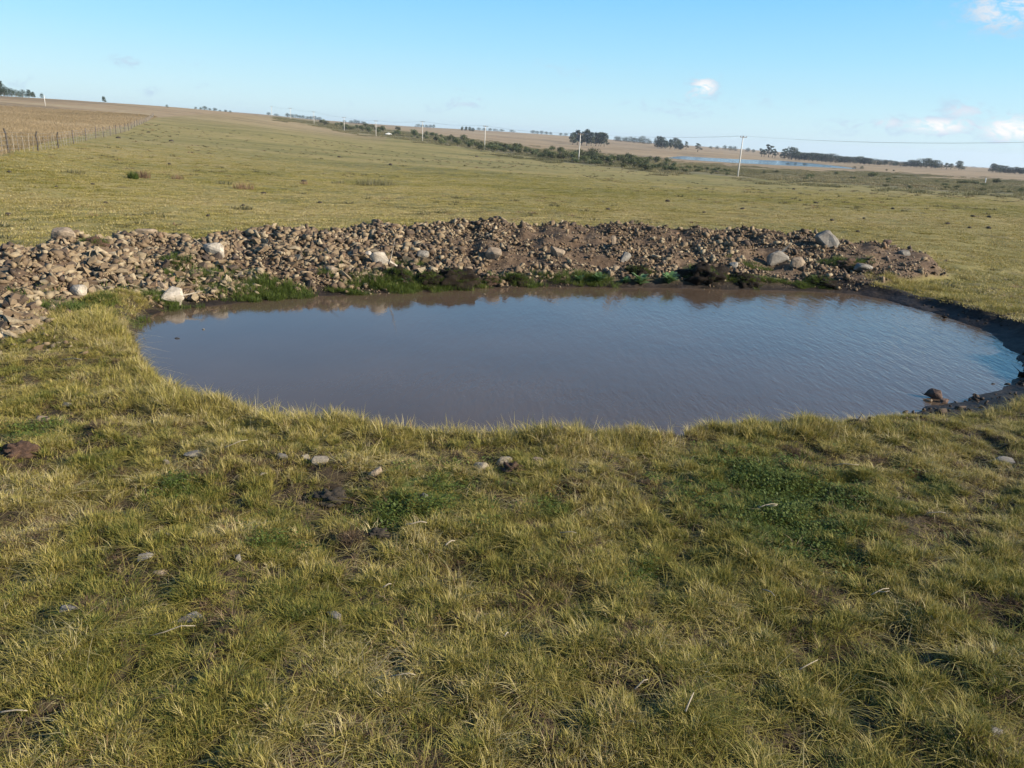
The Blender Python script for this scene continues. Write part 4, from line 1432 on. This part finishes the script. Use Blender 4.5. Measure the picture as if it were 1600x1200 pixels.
for k in ('gum', 'round', 'sparse', 'low'):
    TREES[k] = [make_tree(k, 700 + 13 * i + len(k)) for i in range(3)]


def tree(px, py, hpx, dist, kind, label, group=None, wide=1.0):
    """a tree whose foot is seen on this bearing at this distance"""
    p = on_bearing(px, py, dist)
    k = px_m(p)
    h = hpx / k
    t = empty('tree', p, (0, 0, random.uniform(0, 6.28)), (h * wide * random.uniform(.85, 1.2), h * wide, h * random.uniform(.85, 1.12)))
    tm, cm = random.choice(TREES[kind])
    obj('trunk', tm, (0, 0, 0), t)
    obj('crown', cm, (0, 0, 0), t)
    return tag(t, label, 'tree', group)


def trees(lst, dist, kind, label, group, wide=1.0, jit=20):
    for (px, py, h) in lst:
        kd = random.choice(kind) if isinstance(kind, (list, tuple)) else kind
        tree(px, py, h, dist + random.uniform(-jit, jit), kd, label, group, wide)


# gum grove in front of the centre horizon
trees([(895, 222, 20), (902, 224, 23), (909, 224, 24), (917, 225, 24), (924, 225, 24), (931, 226, 22), (939, 227, 22), (944, 227, 20), (936, 225, 21)], 860, 'gum',
      'dark gum tree in the grove behind the second nearest power pole', 'gum grove behind the second nearest power pole', 1.05)
trees([(1275, 246, 3), (1290, 247, 3), (1306, 247.5, 3), (1322, 248, 3.5), (1340, 249, 3.5), (1358, 250, 3.5), (1376, 251, 4), (1394, 252, 4), (1412, 254, 4), (1428, 255, 4), (1444, 256.5, 4), (1462, 259, 3), (1506, 264, 3.5), (1520, 265, 3.5), (1536, 266, 3)], 2900, 'low', 'hazy blue tree on the farthest hill at the right horizon', 'hazy trees on the farthest right hill', 2.6, 60)
trees([(962, 223, 8), (967, 224, 8), (973, 224, 8), (979, 225, 9), (985, 225, 9), (991, 226, 9), (997, 227, 9), (1003, 228, 11), (1010, 229, 9), (1015, 229, 6)], 1300, 'low',
      'low dark tree in the far row between the two gum groves', 'low far row between the gum groves', 1.0)
trees([(1028, 229, 19), (1033, 230, 20), (1040, 231, 15), (1047, 232, 17), (1054, 234, 18), (1060, 235, 16), (1064, 234, 12)], 940, ['round', 'gum'],
      'dark tree in the grove above the left tip of the lake', 'grove above the left tip of the lake', 1.0)
tree(1072, 232, 14, 1000, 'sparse', 'slim lone tree just right of the grove above the lake', None, 1.3)
tree(1090, 238, 16, 900, 'sparse', 'thin see-through tree above the lake, second to the right of the grove', None, 1.7)
trees([(1110, 236, 5), (1120, 237, 5), (1132, 238, 7), (1140, 239, 8), (1147, 239, 7), (1168, 241, 6), (1176, 242, 6)], 1500, 'low', 'hazy low tree behind the lake near the nearest power pole', 'hazy low trees behind the nearest power pole', 1.0)
trees([(1190, 244, 16), (1194, 244, 14), (1201, 244, 20), (1207, 245, 15), (1211, 245, 13)], 1000, 'sparse', 'airy tree in the clump just right of the nearest power pole', 'airy clump right of the nearest power pole', 1.6)
trees([(1224, 246, 17), (1222, 246, 11)], 1000, 'sparse', 'slender tree between the airy clump and the long lakeside row', 'slender pair at the start of the lakeside row', 1.4)
row = [(1237, 246, 18), (1243, 246, 15), (1250, 247, 13), (1257, 248, 14), (1264, 248, 14), (1270, 249, 16), (1277, 249, 15), (1284, 250, 15), (1291, 250, 13), (1299, 251, 15), (1306, 252, 11), (1313, 253, 10), (1320, 253, 11), (1328, 254, 10),
       (1336, 255, 11), (1344, 256, 13), (1351, 256, 12), (1358, 257, 10), (1366, 258, 9), (1374, 259, 9), (1382, 260, 8), (1390, 261, 8), (1398, 262, 8), (1406, 263, 8), (1414, 264, 8), (1422, 265, 10), (1430, 267, 12), (1438, 268, 13), (1446, 268, 14), (1453, 269, 13), (1460, 270, 13)]
trees(row, 900, ['round', 'low', 'round'], 'dark tree in the long row behind the far side of the lake', 'long tree row behind the lake', 1.65, 12)
trees([(1469, 271, 9), (1477, 271, 11), (1484, 271, 11)], 880, 'sparse', 'brownish thin tree in the gap after the long lakeside row', 'thin trees after the lakeside row', 2.0)
tree(1496, 273, 15, 880, 'round', 'single dark round tree ending the long lakeside row', None, 1.0)
trees([(1549, 274, 13), (1555, 274, 13), (1562, 275, 13), (1569, 275, 12), (1577, 276, 12), (1585, 276, 13), (1592, 276, 12), (1600, 277, 13), (1608, 277, 12)], 820, 'round', 'dark tree in the dense grove at the right margin', 'dense grove at the right margin', 1.15, 10)
# left hill
trees([(2, 151, 22), (6, 151, 13), (12, 152, 12), (19, 152, 14), (25, 152, 11), (36, 153, 11), (46, 153, 12), (52, 153, 10), (30, 153, 8)], 500, ['round', 'low'], 'dark tree in the clump on the left hilltop', 'clump on the left hilltop', .9, 8)
tree(-7, 152, 40, 490, 'sparse', 'tall thin-limbed tree cut by the left margin on the hilltop', None, 1.1)
tree(66, 156, 8, 520, 'low', 'small bush-like tree ending the left hilltop clump', None, .7)
tree(163, 162, 9, 490, 'round', 'single small round tree alone on the left skyline', None, .95)
tree(261, 168, 5, 480, 'low', 'tiny bush on the skyline right of the fence end', None, .7)
trees([(306, 173, 3), (314, 174, 3.5), (320, 174, 6), (328, 175, 3.5), (336, 176, 5), (344, 177, 3), (353, 178, 4), (360, 178, 3)], 560, 'low', 'dark low tree on the skyline above the pasture crest', 'skyline trees above the pasture crest', 1.3)
trees([(420, 181, 4), (432, 182, 4)], 1300, 'low', 'bluish tree on the horizon behind the farthest power poles', 'horizon trees behind the farthest poles', 1.6)
trees([(449, 187, 6), (456, 184, 5), (462, 185, 5), (468, 185, 5), (474, 186, 5), (480, 186, 5), (486, 187, 5), (492, 188, 6), (499, 189, 6)], 1380, 'low', 'bluish tree in the first far plantation left of the horizon dip', 'first far plantation on the left horizon', 1.3)
trees([(538, 190, 5), (549, 192, 6), (555, 192, 6), (560, 193, 6), (566, 193, 5), (570, 193, 5)], 1380, 'low', 'bluish tree in the small far plantation between the power poles', 'second far plantation on the left horizon', 1.0)
trees([(653, 200, 6), (660, 200, 5), (666, 200, 5), (672, 201, 5), (678, 201, 5)], 1400, 'low', 'bluish tree in the plantation behind the fifth visible power pole', 'third far plantation on the horizon', 1.1)
trees([(722, 204.5, 6), (728, 205, 7), (734, 205, 7), (739, 205.5, 7)], 1150, 'round', 'dark round tree in the small clump on the centre left skyline', 'small dark clump on the centre left skyline', 1.0)
trees([(748, 206, 3.5), (757, 206, 4), (766, 207, 4), (774, 207, 4), (784, 208, 3.5), (800, 209, 4)], 1500, 'low', 'hazy bluish tree right of the small dark skyline clump', 'hazy trees right of the small dark clump', 1.8)
trees([(832, 211, 5), (839, 212, 5), (846, 212, 5), (853, 213, 5), (860, 213, 4), (876, 215, 4), (884, 216, 4)], 1600, 'low', 'hazy bluish tree left of the gum grove on the horizon', 'hazy trees left of the gum grove', 1.4)
# bushes at the lake shore
for (px, py, h) in ((1232, 251.5, 5), (1243, 252.5, 5), (1258, 255, 6), (1288, 258, 4), (1297, 258.5, 3.5), (1335, 262, 4), (1346, 264, 5), (1385, 265.5, 3.5), (1396, 266.5, 3)):
    tree(px, py, h, 620 if px < 1300 else 540, 'low', 'small dark bush on the far shore of the lake', 'small bushes on the far lake shore', 1.1)

# shrubs under the power line
SHR = []
for i in range(7):
    r = random.Random(800 + i)
    bl = []
    for k in range(r.choice((4, 5, 6))):
        a = r.uniform(0, 6.28)
        q_ = r.uniform(0, .38)
        bl.append((math.cos(a) * q_, math.sin(a) * q_, r.uniform(.3, .66), r.uniform(.2, .34), r.uniform(.2, .34), r.uniform(.22, .36)))
    me = crown_mesh('foliage', 'shrub', bl, 520, .055, 800 + i)
    bm = bmesh.new()
    for k in range(6):
        a = r.uniform(0, 6.28)
        tube(bm, [(0, 0, -.05), (math.cos(a) * .12, math.sin(a) * .12, .3), (math.cos(a) * .25, math.sin(a) * .25, .6)], [.02, .014, .005], 4, False)
    SHR.append((me, bm_mesh('stem', bm, M['bark'])))


def shrub(px, py, hpx, label, group, wide=1.2):
    p = at(px, py)
    k = px_m(p)
    h = hpx / k
    t = empty('shrub', p, (0, 0, random.uniform(0, 6.28)), (h * wide, h * wide, h))
    a, b = random.choice(SHR)
    obj('foliage', a, (0, 0, 0), t)
    obj('stem', b, (0, 0, 0), t)
    return tag(t, label, 'shrub', group)


HW = []
for i in range(215):
    px = random.uniform(500, 1140) if i < 150 else random.uniform(700, 1060)
    lo, hi = float(line_y(STRIP_LO, np.array([px]))[0]), float(line_y(STRIP_HI, np.array([px]))[0])
    lo -= 1.0
    if px < 700:
        py = random.uniform(hi + 1, lo)
        h = random.uniform(5, 9.5)
    elif px < 860:
        py = random.uniform(lo - 8, lo)
        h = random.uniform(7, 12)
    elif px < 1060:
        py = lo - 14 * random.random() ** 1.2
        h = random.uniform(8, 14)
    else:
        py = lo - 8 * random.random()
        h = random.uniform(4, 6.5)
    HW.append((px, py, h))
for (px, py, h) in HW:
    if px < 700:
        shrub(px, py, h, 'olive green shrub in the thicket between the far power poles', 'shrub thicket between the far poles', 1.25)
    elif px < 860:
        shrub(px, py, h, 'green shrub in the hedge line beside the third power pole from right', 'hedge line of shrubs by the third pole', 1.25)
    elif px < 1060:
        shrub(px, py, h, 'grey green shrub in the broad thicket around the second power pole', 'broad shrub thicket around the second pole', 1.35)
    else:
        shrub(px, py, h, 'low grey green shrub in the weeds on the left of the nearest power pole', 'low shrubs left of the nearest power pole', 1.5)
for (px, py, h, lab, wd) in ((690, 226, 12, 'dark round bush in the hedge line right of the fourth power pole', 1.2), (715, 229, 12, 'dark bush in the hedge line, second right of the fourth pole', 1.2), (752, 236, 14, 'dark bush at the foot of the third power pole', 1.2),
                             (770, 238, 13, 'broad dark bush just right of the third power pole', 1.8), (912, 255, 13, 'dark bush at the foot of the second power pole', 1.3), (1362, 277, 9, 'broad dark bush in the weeds below the right end of the lake', 2.2), (1010, 267, 15, 'large grey bush at the front edge of the broad thicket', 2.0),
                             (648, 214, 14, 'brownish tall bush just left of the fourth power pole', 1.2), (540, 200, 7, 'dark bush by the far pole line', 1.6), (1556, 287, 10, 'brown green bush in the weeds near the right margin', 1.5)):
    shrub(px, py, h, lab, None, wd)
for i in range(34):
    px = random.uniform(1180, 1610)
    lo, hi = float(line_y(STRIP_LO, np.array([px]))[0]), float(line_y(STRIP_HI, np.array([px]))[0])
    where = 'below the lake' if px < 1330 else ('between the lake end and the white post' if px < 1520 else 'near the right margin')
    shrub(px, random.uniform(hi + 4, lo + 1), random.uniform(3.5, 6.5), 'low grey green bush in the weedy strip ' + where, 'low bushes in the strip ' + where, random.uniform(1.4, 2.6))

# clumps out in the pasture
def clump(name, px, py, wpx, hpx, label, mat, cat, seed, nbl=260, lean=.3):
    p = at(px, py + hpx * .35)
    k = px_m(p)
    W, H = wpx / k, hpx / k
    me = blade_mesh(name, mat, nbl, .45 * H, H * 1.05, W * .5, .022, lean, seed, 3, .45)
    o = obj(name, me, p, None, (0, 0, seed), (1, .7, 1))
    return tag(o, label, cat)


clump('rush_clump', 588, 284, 74, 15, 'wide grey green rush clump in the middle of the far pasture', 'rush', 'rushes', 1, 500)
clump('rush_clump', 208, 274, 22, 16, 'dark green bushy clump in the left pasture', 'lush', 'bush', 2, 400)
clump('dry_bush', 224, 272, 24, 18, 'twiggy brown bush joined to the right of the dark green clump', 'rust', 'bush', 3, 160)
clump('dry_bush', 381, 290, 34, 16, 'wispy reddish dry bush in the left centre pasture', 'rust', 'bush', 4, 160)
clump('dry_bush', 278, 276, 26, 12, 'low reddish dry bush between the brown bush and the wispy bush', 'rust', 'bush', 5, 130)
clump('rush_clump', 115, 268, 40, 10, 'thin olive rush clump in the far left pasture', 'rush', 'rushes', 6, 130)
clump('rush_clump', 530, 284, 26, 9, 'small rush clump just left of the wide grey green one', 'rush', 'rushes', 7, 100)
clump('rush_clump', 475, 285, 18, 8, 'reddish small tussock left of the rushes', 'rust', 'tussock', 8, 90)
clump('rush_clump', 378, 324, 40, 8, 'dark low tussock in the pasture just behind the bank', 'rush', 'tussock', 9, 160)
clump('rush_clump', 350, 285, 24, 9, 'faint olive tussock left of the wispy reddish bush', 'rush', 'tussock', 10, 90)

# broad-leaved plants on the far shore


def leafy(px, py, wpx, label, seed):
    p = at(px, py)
    k = px_m(p)
    W = wpx / k
    r = random.Random(seed)
    V, Fc, Sz, C = [], [], [], []
    for i in range(60):
        a = r.uniform(0, 6.28)
        L = W * .5 * r.uniform(.35, .95)
        wd = L * .2
        h0 = W * r.uniform(0, .18)
        rise = r.uniform(.5, 1.9)
        b = len(V)
        c = r.random()
        for t, ww in ((0, .15), (.35, .9), (.7, 1.0), (1, .05)):
            x, zz = L * t, h0 + L * (rise * t - rise * .55 * t * t)
            V += [(math.cos(a) * x - math.sin(a) * ww * wd, math.sin(a) * x + math.cos(a) * ww * wd, zz), (math.cos(a) * x + math.sin(a) * ww * wd, math.sin(a) * x - math.cos(a) * ww * wd, zz)]
            C += [c, c]
        for t in range(3):
            q_ = b + 2 * t
            Fc += [q_, q_ + 1, q_ + 3, q_ + 2]
            Sz.append(4)
    o = obj('dock_plant', mesh_np('dock_plant', V, Fc, Sz, M['dock'], dict(bcol=C)), p)
    return tag(o, label, 'plant')


leafy(1045, 444, 38, 'large pale green leafy plant under the dark clod at the far shore', 1)
leafy(1000, 446, 34, 'bright green leafy plant left of the largest leafy plant', 2)
leafy(977, 444, 20, 'small pale leafy plant, leftmost of the group of three at the far shore', 3)
leafy(632, 446, 22, 'small leafy plant in the shore grass left of the largest clod', 4)
leafy(935, 442, 30, 'leafy green plant by the far shore, left of the group of three', 5)
leafy(905, 440, 20, 'low leafy plant at the middle of the far shore', 6)

# dry sticks on the near grass
STK = [(1198, 803, 34, 10, 1, 'forked whitish stick in the grass right of the middle'), (650, 831, 34, 5, 0, 'short thick pale stick in the middle of the grass'), (703, 862, 18, 25, 0, 'short pale stick slanting up, right of the thick pale stick'),
       (887, 846, 26, -8, 0, 'thin pale stick right of the slanting stick'), (605, 930, 14, 20, 0, 'small pale stick below the dark dung pat'), (1372, 938, 34, 12, 1, 'forked grey stick in the right grass'), (1198, 941, 24, -38, 0, 'grey stick lying slanted in the right grass'),
       (1260, 1055, 44, 20, 0, 'long thin pale stick in the lower right grass'), (270, 1003, 70, 10, 0, 'long thin bent twig below the flat grey stone'), (1075, 1115, 40, 38, 0, 'pale reed stalk in the lower grass right of the middle'), (20, 1132, 50, 4, 0, 'long pale stalk at the lower left margin'),
       (790, 1010, 10, 30, 0, 'tiny white stick in the lower middle grass'), (630, 1072, 38, 2, 0, 'thin white stick low in the middle left grass'), (370, 705, 36, 22, 0, 'thin twig in grass between pond bend and pale stone'), (110, 570, 55, -14, 1, 'pale bent twig in the grass below the left rubble'),
       (1322, 737, 34, -2, 0, 'thin curved straw below the right side of the pond'), (1460, 813, 28, -3, 0, 'pale straw in the right grass'), (1000, 1085, 30, 25, 0, 'bleached stalk in the lower middle grass')]
for i, (px, py, L, ang, fork, lab) in enumerate(STK):
    p = at(px, py)
    k = px_m(p)
    Lm = L / k
    r = random.Random(i)
    bm = bmesh.new()
    rad = .0075 if 'thick' in lab else (.004 if ('thin' in lab or 'straw' in lab) else .0055)
    pts = [(-Lm * .5, 0, .0), (-Lm * .15, Lm * r.uniform(-.06, .06), .012), (Lm * .2, Lm * r.uniform(-.06, .06), .02), (Lm * .5, 0, .01)]
    tube(bm, pts, [rad, rad * .95, rad * .8, rad * .5], 6)
    if fork:
        tube(bm, [pts[1], (Lm * .1, -Lm * .18, .02), (Lm * .28, -Lm * .26, .03)], [rad * .8, rad * .6, rad * .35], 5)
    o = obj('stick', bm_mesh('stick', bm, M['twig'], True), (p.x, p.y, p.z + .07), None, (r.uniform(-.05, .05), R(-r.uniform(0, 8)), R(ang * 1.6)))
    tag(o, lab, 'stick')

for (px, py, L, mt, lab) in ((277, 529, 8, 'dung', 'dark scrap of bark afloat near the left end of the pond'), (318, 515, 4, 'twig', 'tiny pale scrap of reed afloat near the left end of the pond'), (1552, 600, 6, 'dung', 'dark scrap afloat near the right end of the pond'), (757, 460, 4, 'twig', 'pale scrap afloat close to the far shore')):
    x, y = on_plane(px, py, WATER)
    Lm = L / px_m((x, y, WATER))
    bm = bmesh.new()
    tube(bm, [(-Lm / 2, 0, .004), (-Lm * .1, Lm * .08, .012), (Lm / 2, 0, .004)], [.005, .009, .004], 6)
    tag(obj('floating_scrap', bm_mesh('floating_scrap', bm, M[mt], True), (x, y, WATER)), lab, 'debris')

# ------------------------------------------------------------------ power line
POLES = [(1153.5, 269, 1160, 212, 185.0), (904, 250, 907, 208, 243.), (757, 235, 758, 196, 297.), (660, 219.5, 660.5, 189, 349.), (587.5, 215, 587.5, 188, 402.), (538, 211, 538, 192, 446.), (491, 202.5, 491, 183, 500.), (454.5, 195, 454.5, 172, 552.), (425, 186.5, 425, 170, 603.)]
ORD = ['nearest and tallest pale power pole, standing right of the centre', 'second pale power pole, in front of the gum grove', 'third power pole from right, beside the hedge line', 'fourth power pole from right, with shrubs at its foot', 'fifth power pole from right, above the white pickup',
       'sixth power pole from right, faint among the far thicket', 'seventh power pole from right, near the far plantation', 'eighth power pole from right, on the far slope', 'farthest faint power pole, on the pasture crest']
pole_tops = []


def pole(p, h, label, yaw):
    t = empty('power_pole', p, (0, 0, yaw))
    bm = bmesh.new()
    tube(bm, [(0, 0, -1), (0, 0, h * .5), (0, 0, h)], [.17, .14, .10], 8)
    obj('shaft', bm_mesh('shaft', bm, M['concrete'], True), (0, 0, 0), t)
    bm = bmesh.new()
    box(bm, (0, -.16, h - .35), (2.0, .1, .12))
    arm = obj('crossarm', bm_mesh('crossarm', bm, M['wood']), (0, 0, 0), t)
    tips = []
    for x in (-.92, 0.0, .92):
        bm = bmesh.new()
        tube(bm, [(0, 0, 0), (0, 0, .08), (0, 0, .12), (0, 0, .24)], [.03, .07, .09, .05], 8)
        obj('insulator', bm_mesh('insulator', bm, M['porcelain'], True), (x, -.16, h - .29), arm)
        tips.append(Vector((x, -.16, h - .04)))
    tag(t, label, 'power pole', 'power poles along the shrub strip')
    Mx = Matrix.Translation(p) @ Matrix.Rotation(yaw, 4, 'Z')
    pole_tops.append([Mx @ q_ for q_ in tips])
    return t


P0, P8 = on_bearing(1153.5, 269, 185), on_bearing(425, 186.5, 603)
d_ = P8 - P0
yaw = math.atan2(d_.y, d_.x) - math.pi / 2
for (bx, by, tx, ty, dep), lab in zip(POLES, ORD):
    d = ray(bx, by)
    dist = dep / d.dot(fw) * math.hypot(d.x, d.y) * (fw.y)
    p = on_bearing(bx, by, dep / math.cos(math.atan2(d.x, d.y)))
    k = px_m(p)
    top = CAM_H + (Vector(ray(tx, ty)) * ((p - CAM).length)).z
    pole(p, max(7.5, min(11, top - p.z)), lab, yaw)
# the line turns at the nearest pole and runs on to a pole outside the view
off_p = on_bearing(1800, 285, 165)
t = pole(off_p, 9.5, 'power pole standing to the right, outside the view', yaw + .8)
bm = bmesh.new()


def wire(a, b, sag, rad=.012):
    pts = [a.lerp(b, k / 12) - Vector((0, 0, sag * 4 * (k / 12) * (1 - k / 12))) for k in range(13)]
    tube(bm, pts, [rad] * 13, 4, False)


for i in range(len(ORD) - 1):
    for a, b in zip(pole_tops[i], pole_tops[i + 1]):
        wire(a, b, .7, .008)
for a, b in zip(pole_tops[0], pole_tops[-1]):
    wire(a, b, 1.2, .009)
tag(obj('power_line', bm_mesh('power_line', bm, M['steel'])), 'sagging power wires strung between the pale poles', 'power line')

# pale post on the left hill
p = at(71, 166)
k = px_m(p)
t = empty('marker_post', p)
bm = bmesh.new()
tube(bm, [(0, 0, -.3), (0, 0, 16 / k)], [.10, .09], 7)
obj('shaft', bm_mesh('shaft', bm, M['concrete'], True), (0, 0, 0), t)
tag(t, 'lone pale post in the dry field on the left hill', 'post')

# ------------------------------------------------------------------ wire fence on the left
A_ = on_bearing(13, 237, 57)
B_ = on_bearing(240, 183.5, 315)
fd = (B_ - A_)
fd.z = 0
flen = fd.length
fd.normalize()
fen = empty('wire_fence', A_)
tag(fen, 'wire fence of dark and pale wooden posts climbing the left pasture', 'fence')
postm = []
for i in range(4):
    bm = bmesh.new()
    r = random.Random(i)
    tube(bm, [(0, 0, -.3), (r.uniform(-.03, .03), 0, .6), (r.uniform(-.06, .06), r.uniform(-.04, .04), 1.0), (r.uniform(-.06, .06), 0, 1.32)], [.05, .048, .045, .042], 7)
    postm.append(bm_mesh('post', bm, M['wood']))
dropm = []
for i in range(3):
    bm = bmesh.new()
    r = random.Random(i + 9)
    tube(bm, [(0, 0, .02), (r.uniform(-.03, .03), 0, .6), (r.uniform(-.05, .05), 0, 1.22)], [.028, .026, .024], 5)
    dropm.append(bm_mesh('dropper', bm, M['pale_wood']))
sp = 10.4
npst = int(flen / sp) + 1
tops = []
for i in range(-3, npst + 1):
    q_ = A_ + fd * (i * sp)
    q_.z = float(height(q_.x, q_.y)[0])
    tops.append(q_.copy())
    obj('post', postm[i % 4], q_ - A_, fen, (random.uniform(-.05, .05), random.uniform(-.07, .07), random.uniform(0, 6)), (1.15, 1.15, random.uniform(.95, 1.12)))
    if i < npst:
        for j in range(1, 6):
            w_ = A_ + fd * (i * sp + sp * j / 6)
            w_.z = float(height(w_.x, w_.y)[0])
            obj('dropper', dropm[(i + j) % 3], w_ - A_, fen, (random.uniform(-.06, .06), random.uniform(-.08, .08), 0), (.75, .75, random.uniform(.85, 1.0)))
bm = bmesh.new()
for hgt_ in (.25, .5, .75, .98, 1.2):
    for a, b in zip(tops, tops[1:]):
        tube(bm, [a - A_ + Vector((.08, 0, hgt_)), b - A_ + Vector((.08, 0, hgt_))], [.005, .005], 3, False)
obj('fence_wire', bm_mesh('fence_wire', bm, M['steel']), (0, 0, 0), fen)

# thin posts of the roadside fence in front of the hedge
rf_ = None
for (px, py) in ((640, 220), (668, 224), (700, 228), (720, 231), (737, 234), (775, 240), (800, 244)):
    p = at(px, py)
    if rf_ is None:
        rf_ = empty('roadside_fence', p)
        tag(rf_, 'row of thin pale fence posts in front of the hedge by the third pole', 'fence')
        o0 = p
    obj('post', dropm[0], p - o0, rf_, (0, 0, 0), (2.2, 2.2, 1.1))
p = at(1539, 287)
bm = bmesh.new()
tube(bm, [(0, 0, -.2), (0, 0, 1.4)], [.11, .1], 7)
o = obj('post', bm_mesh('post', bm, M['paint']), p)
tag(o, 'short white post in the weeds near the right margin', 'post')

# small white pickup half hidden by the shrubs
p = at(607, 211)
car = empty('pickup', p, (0, 0, R(25)), (.72, .72, .72))
tag(car, 'tiny white pickup half hidden in the shrubs below the fifth power pole', 'pickup')
bm = bmesh.new()
prof = [(-2.4, .45), (2.35, .45), (2.4, .95), (1.2, 1.08), (.75, 1.68), (-.55, 1.72), (-.7, 1.05), (-2.4, 1.05)]
vs0 = [bm.verts.new((x, -.82, zz)) for x, zz in prof]
vs1 = [bm.verts.new((x, .82, zz)) for x, zz in prof]
bm.faces.new(vs0)
bm.faces.new(vs1[::-1])
for i in range(len(prof)):
    j = (i + 1) % len(prof)
    bm.faces.new((vs0[j], vs0[i], vs1[i], vs1[j]))
bmesh.ops.bevel(bm, geom=bm.edges[:], offset=.06, segments=2, affect='EDGES')
obj('body', bm_mesh('body', bm, M['paint']), (0, 0, 0), car)
bm = bmesh.new()
for sy in (-.835, .835):
    box(bm, (.12, sy, 1.36), (.95, .02, .42))
obj('window', bm_mesh('window', bm, M['glass']), (0, 0, 0), car)
bm = bmesh.new()
box(bm, (1.0, 0, 1.38), (.03, 1.35, .55), Matrix.Rotation(R(-37), 3, 'Y'))
obj('windscreen', bm_mesh('windscreen', bm, M['glass']), (0, 0, 0), car)
bm = bmesh.new()
tube(bm, [(0, -.12, 0), (0, .12, 0)], [.36, .36], 14)
wme = bm_mesh('wheel', bm, M['rubber'])
for x in (-1.5, 1.55):
    for y_ in (-.8, .8):
        obj('wheel', wme, (x, y_, .36), car)

# ------------------------------------------------------------------ haze
hm, s, out = material('haze')
v = s('ShaderNodeVolumePrincipled', {'Color': (.72, .83, 1.0, 1), 'Density': .00011, 'Anisotropy': .2})
s.link(v.outputs[0], out.inputs['Volume'])
bm = bmesh.new()
zlo = float(gz.min()) - 1.0
zhi = 75.0
box(bm, (0, 0, (zlo + zhi) / 2), (14000, 14000, zhi - zlo))
hz = obj('haze', bm_mesh('haze', bm, hm))
tag(hz, None, None, None, 'stuff')
print('terrain', gz.min(), gz.max(), 'stones', len(stones), 'objects', len(S.objects))
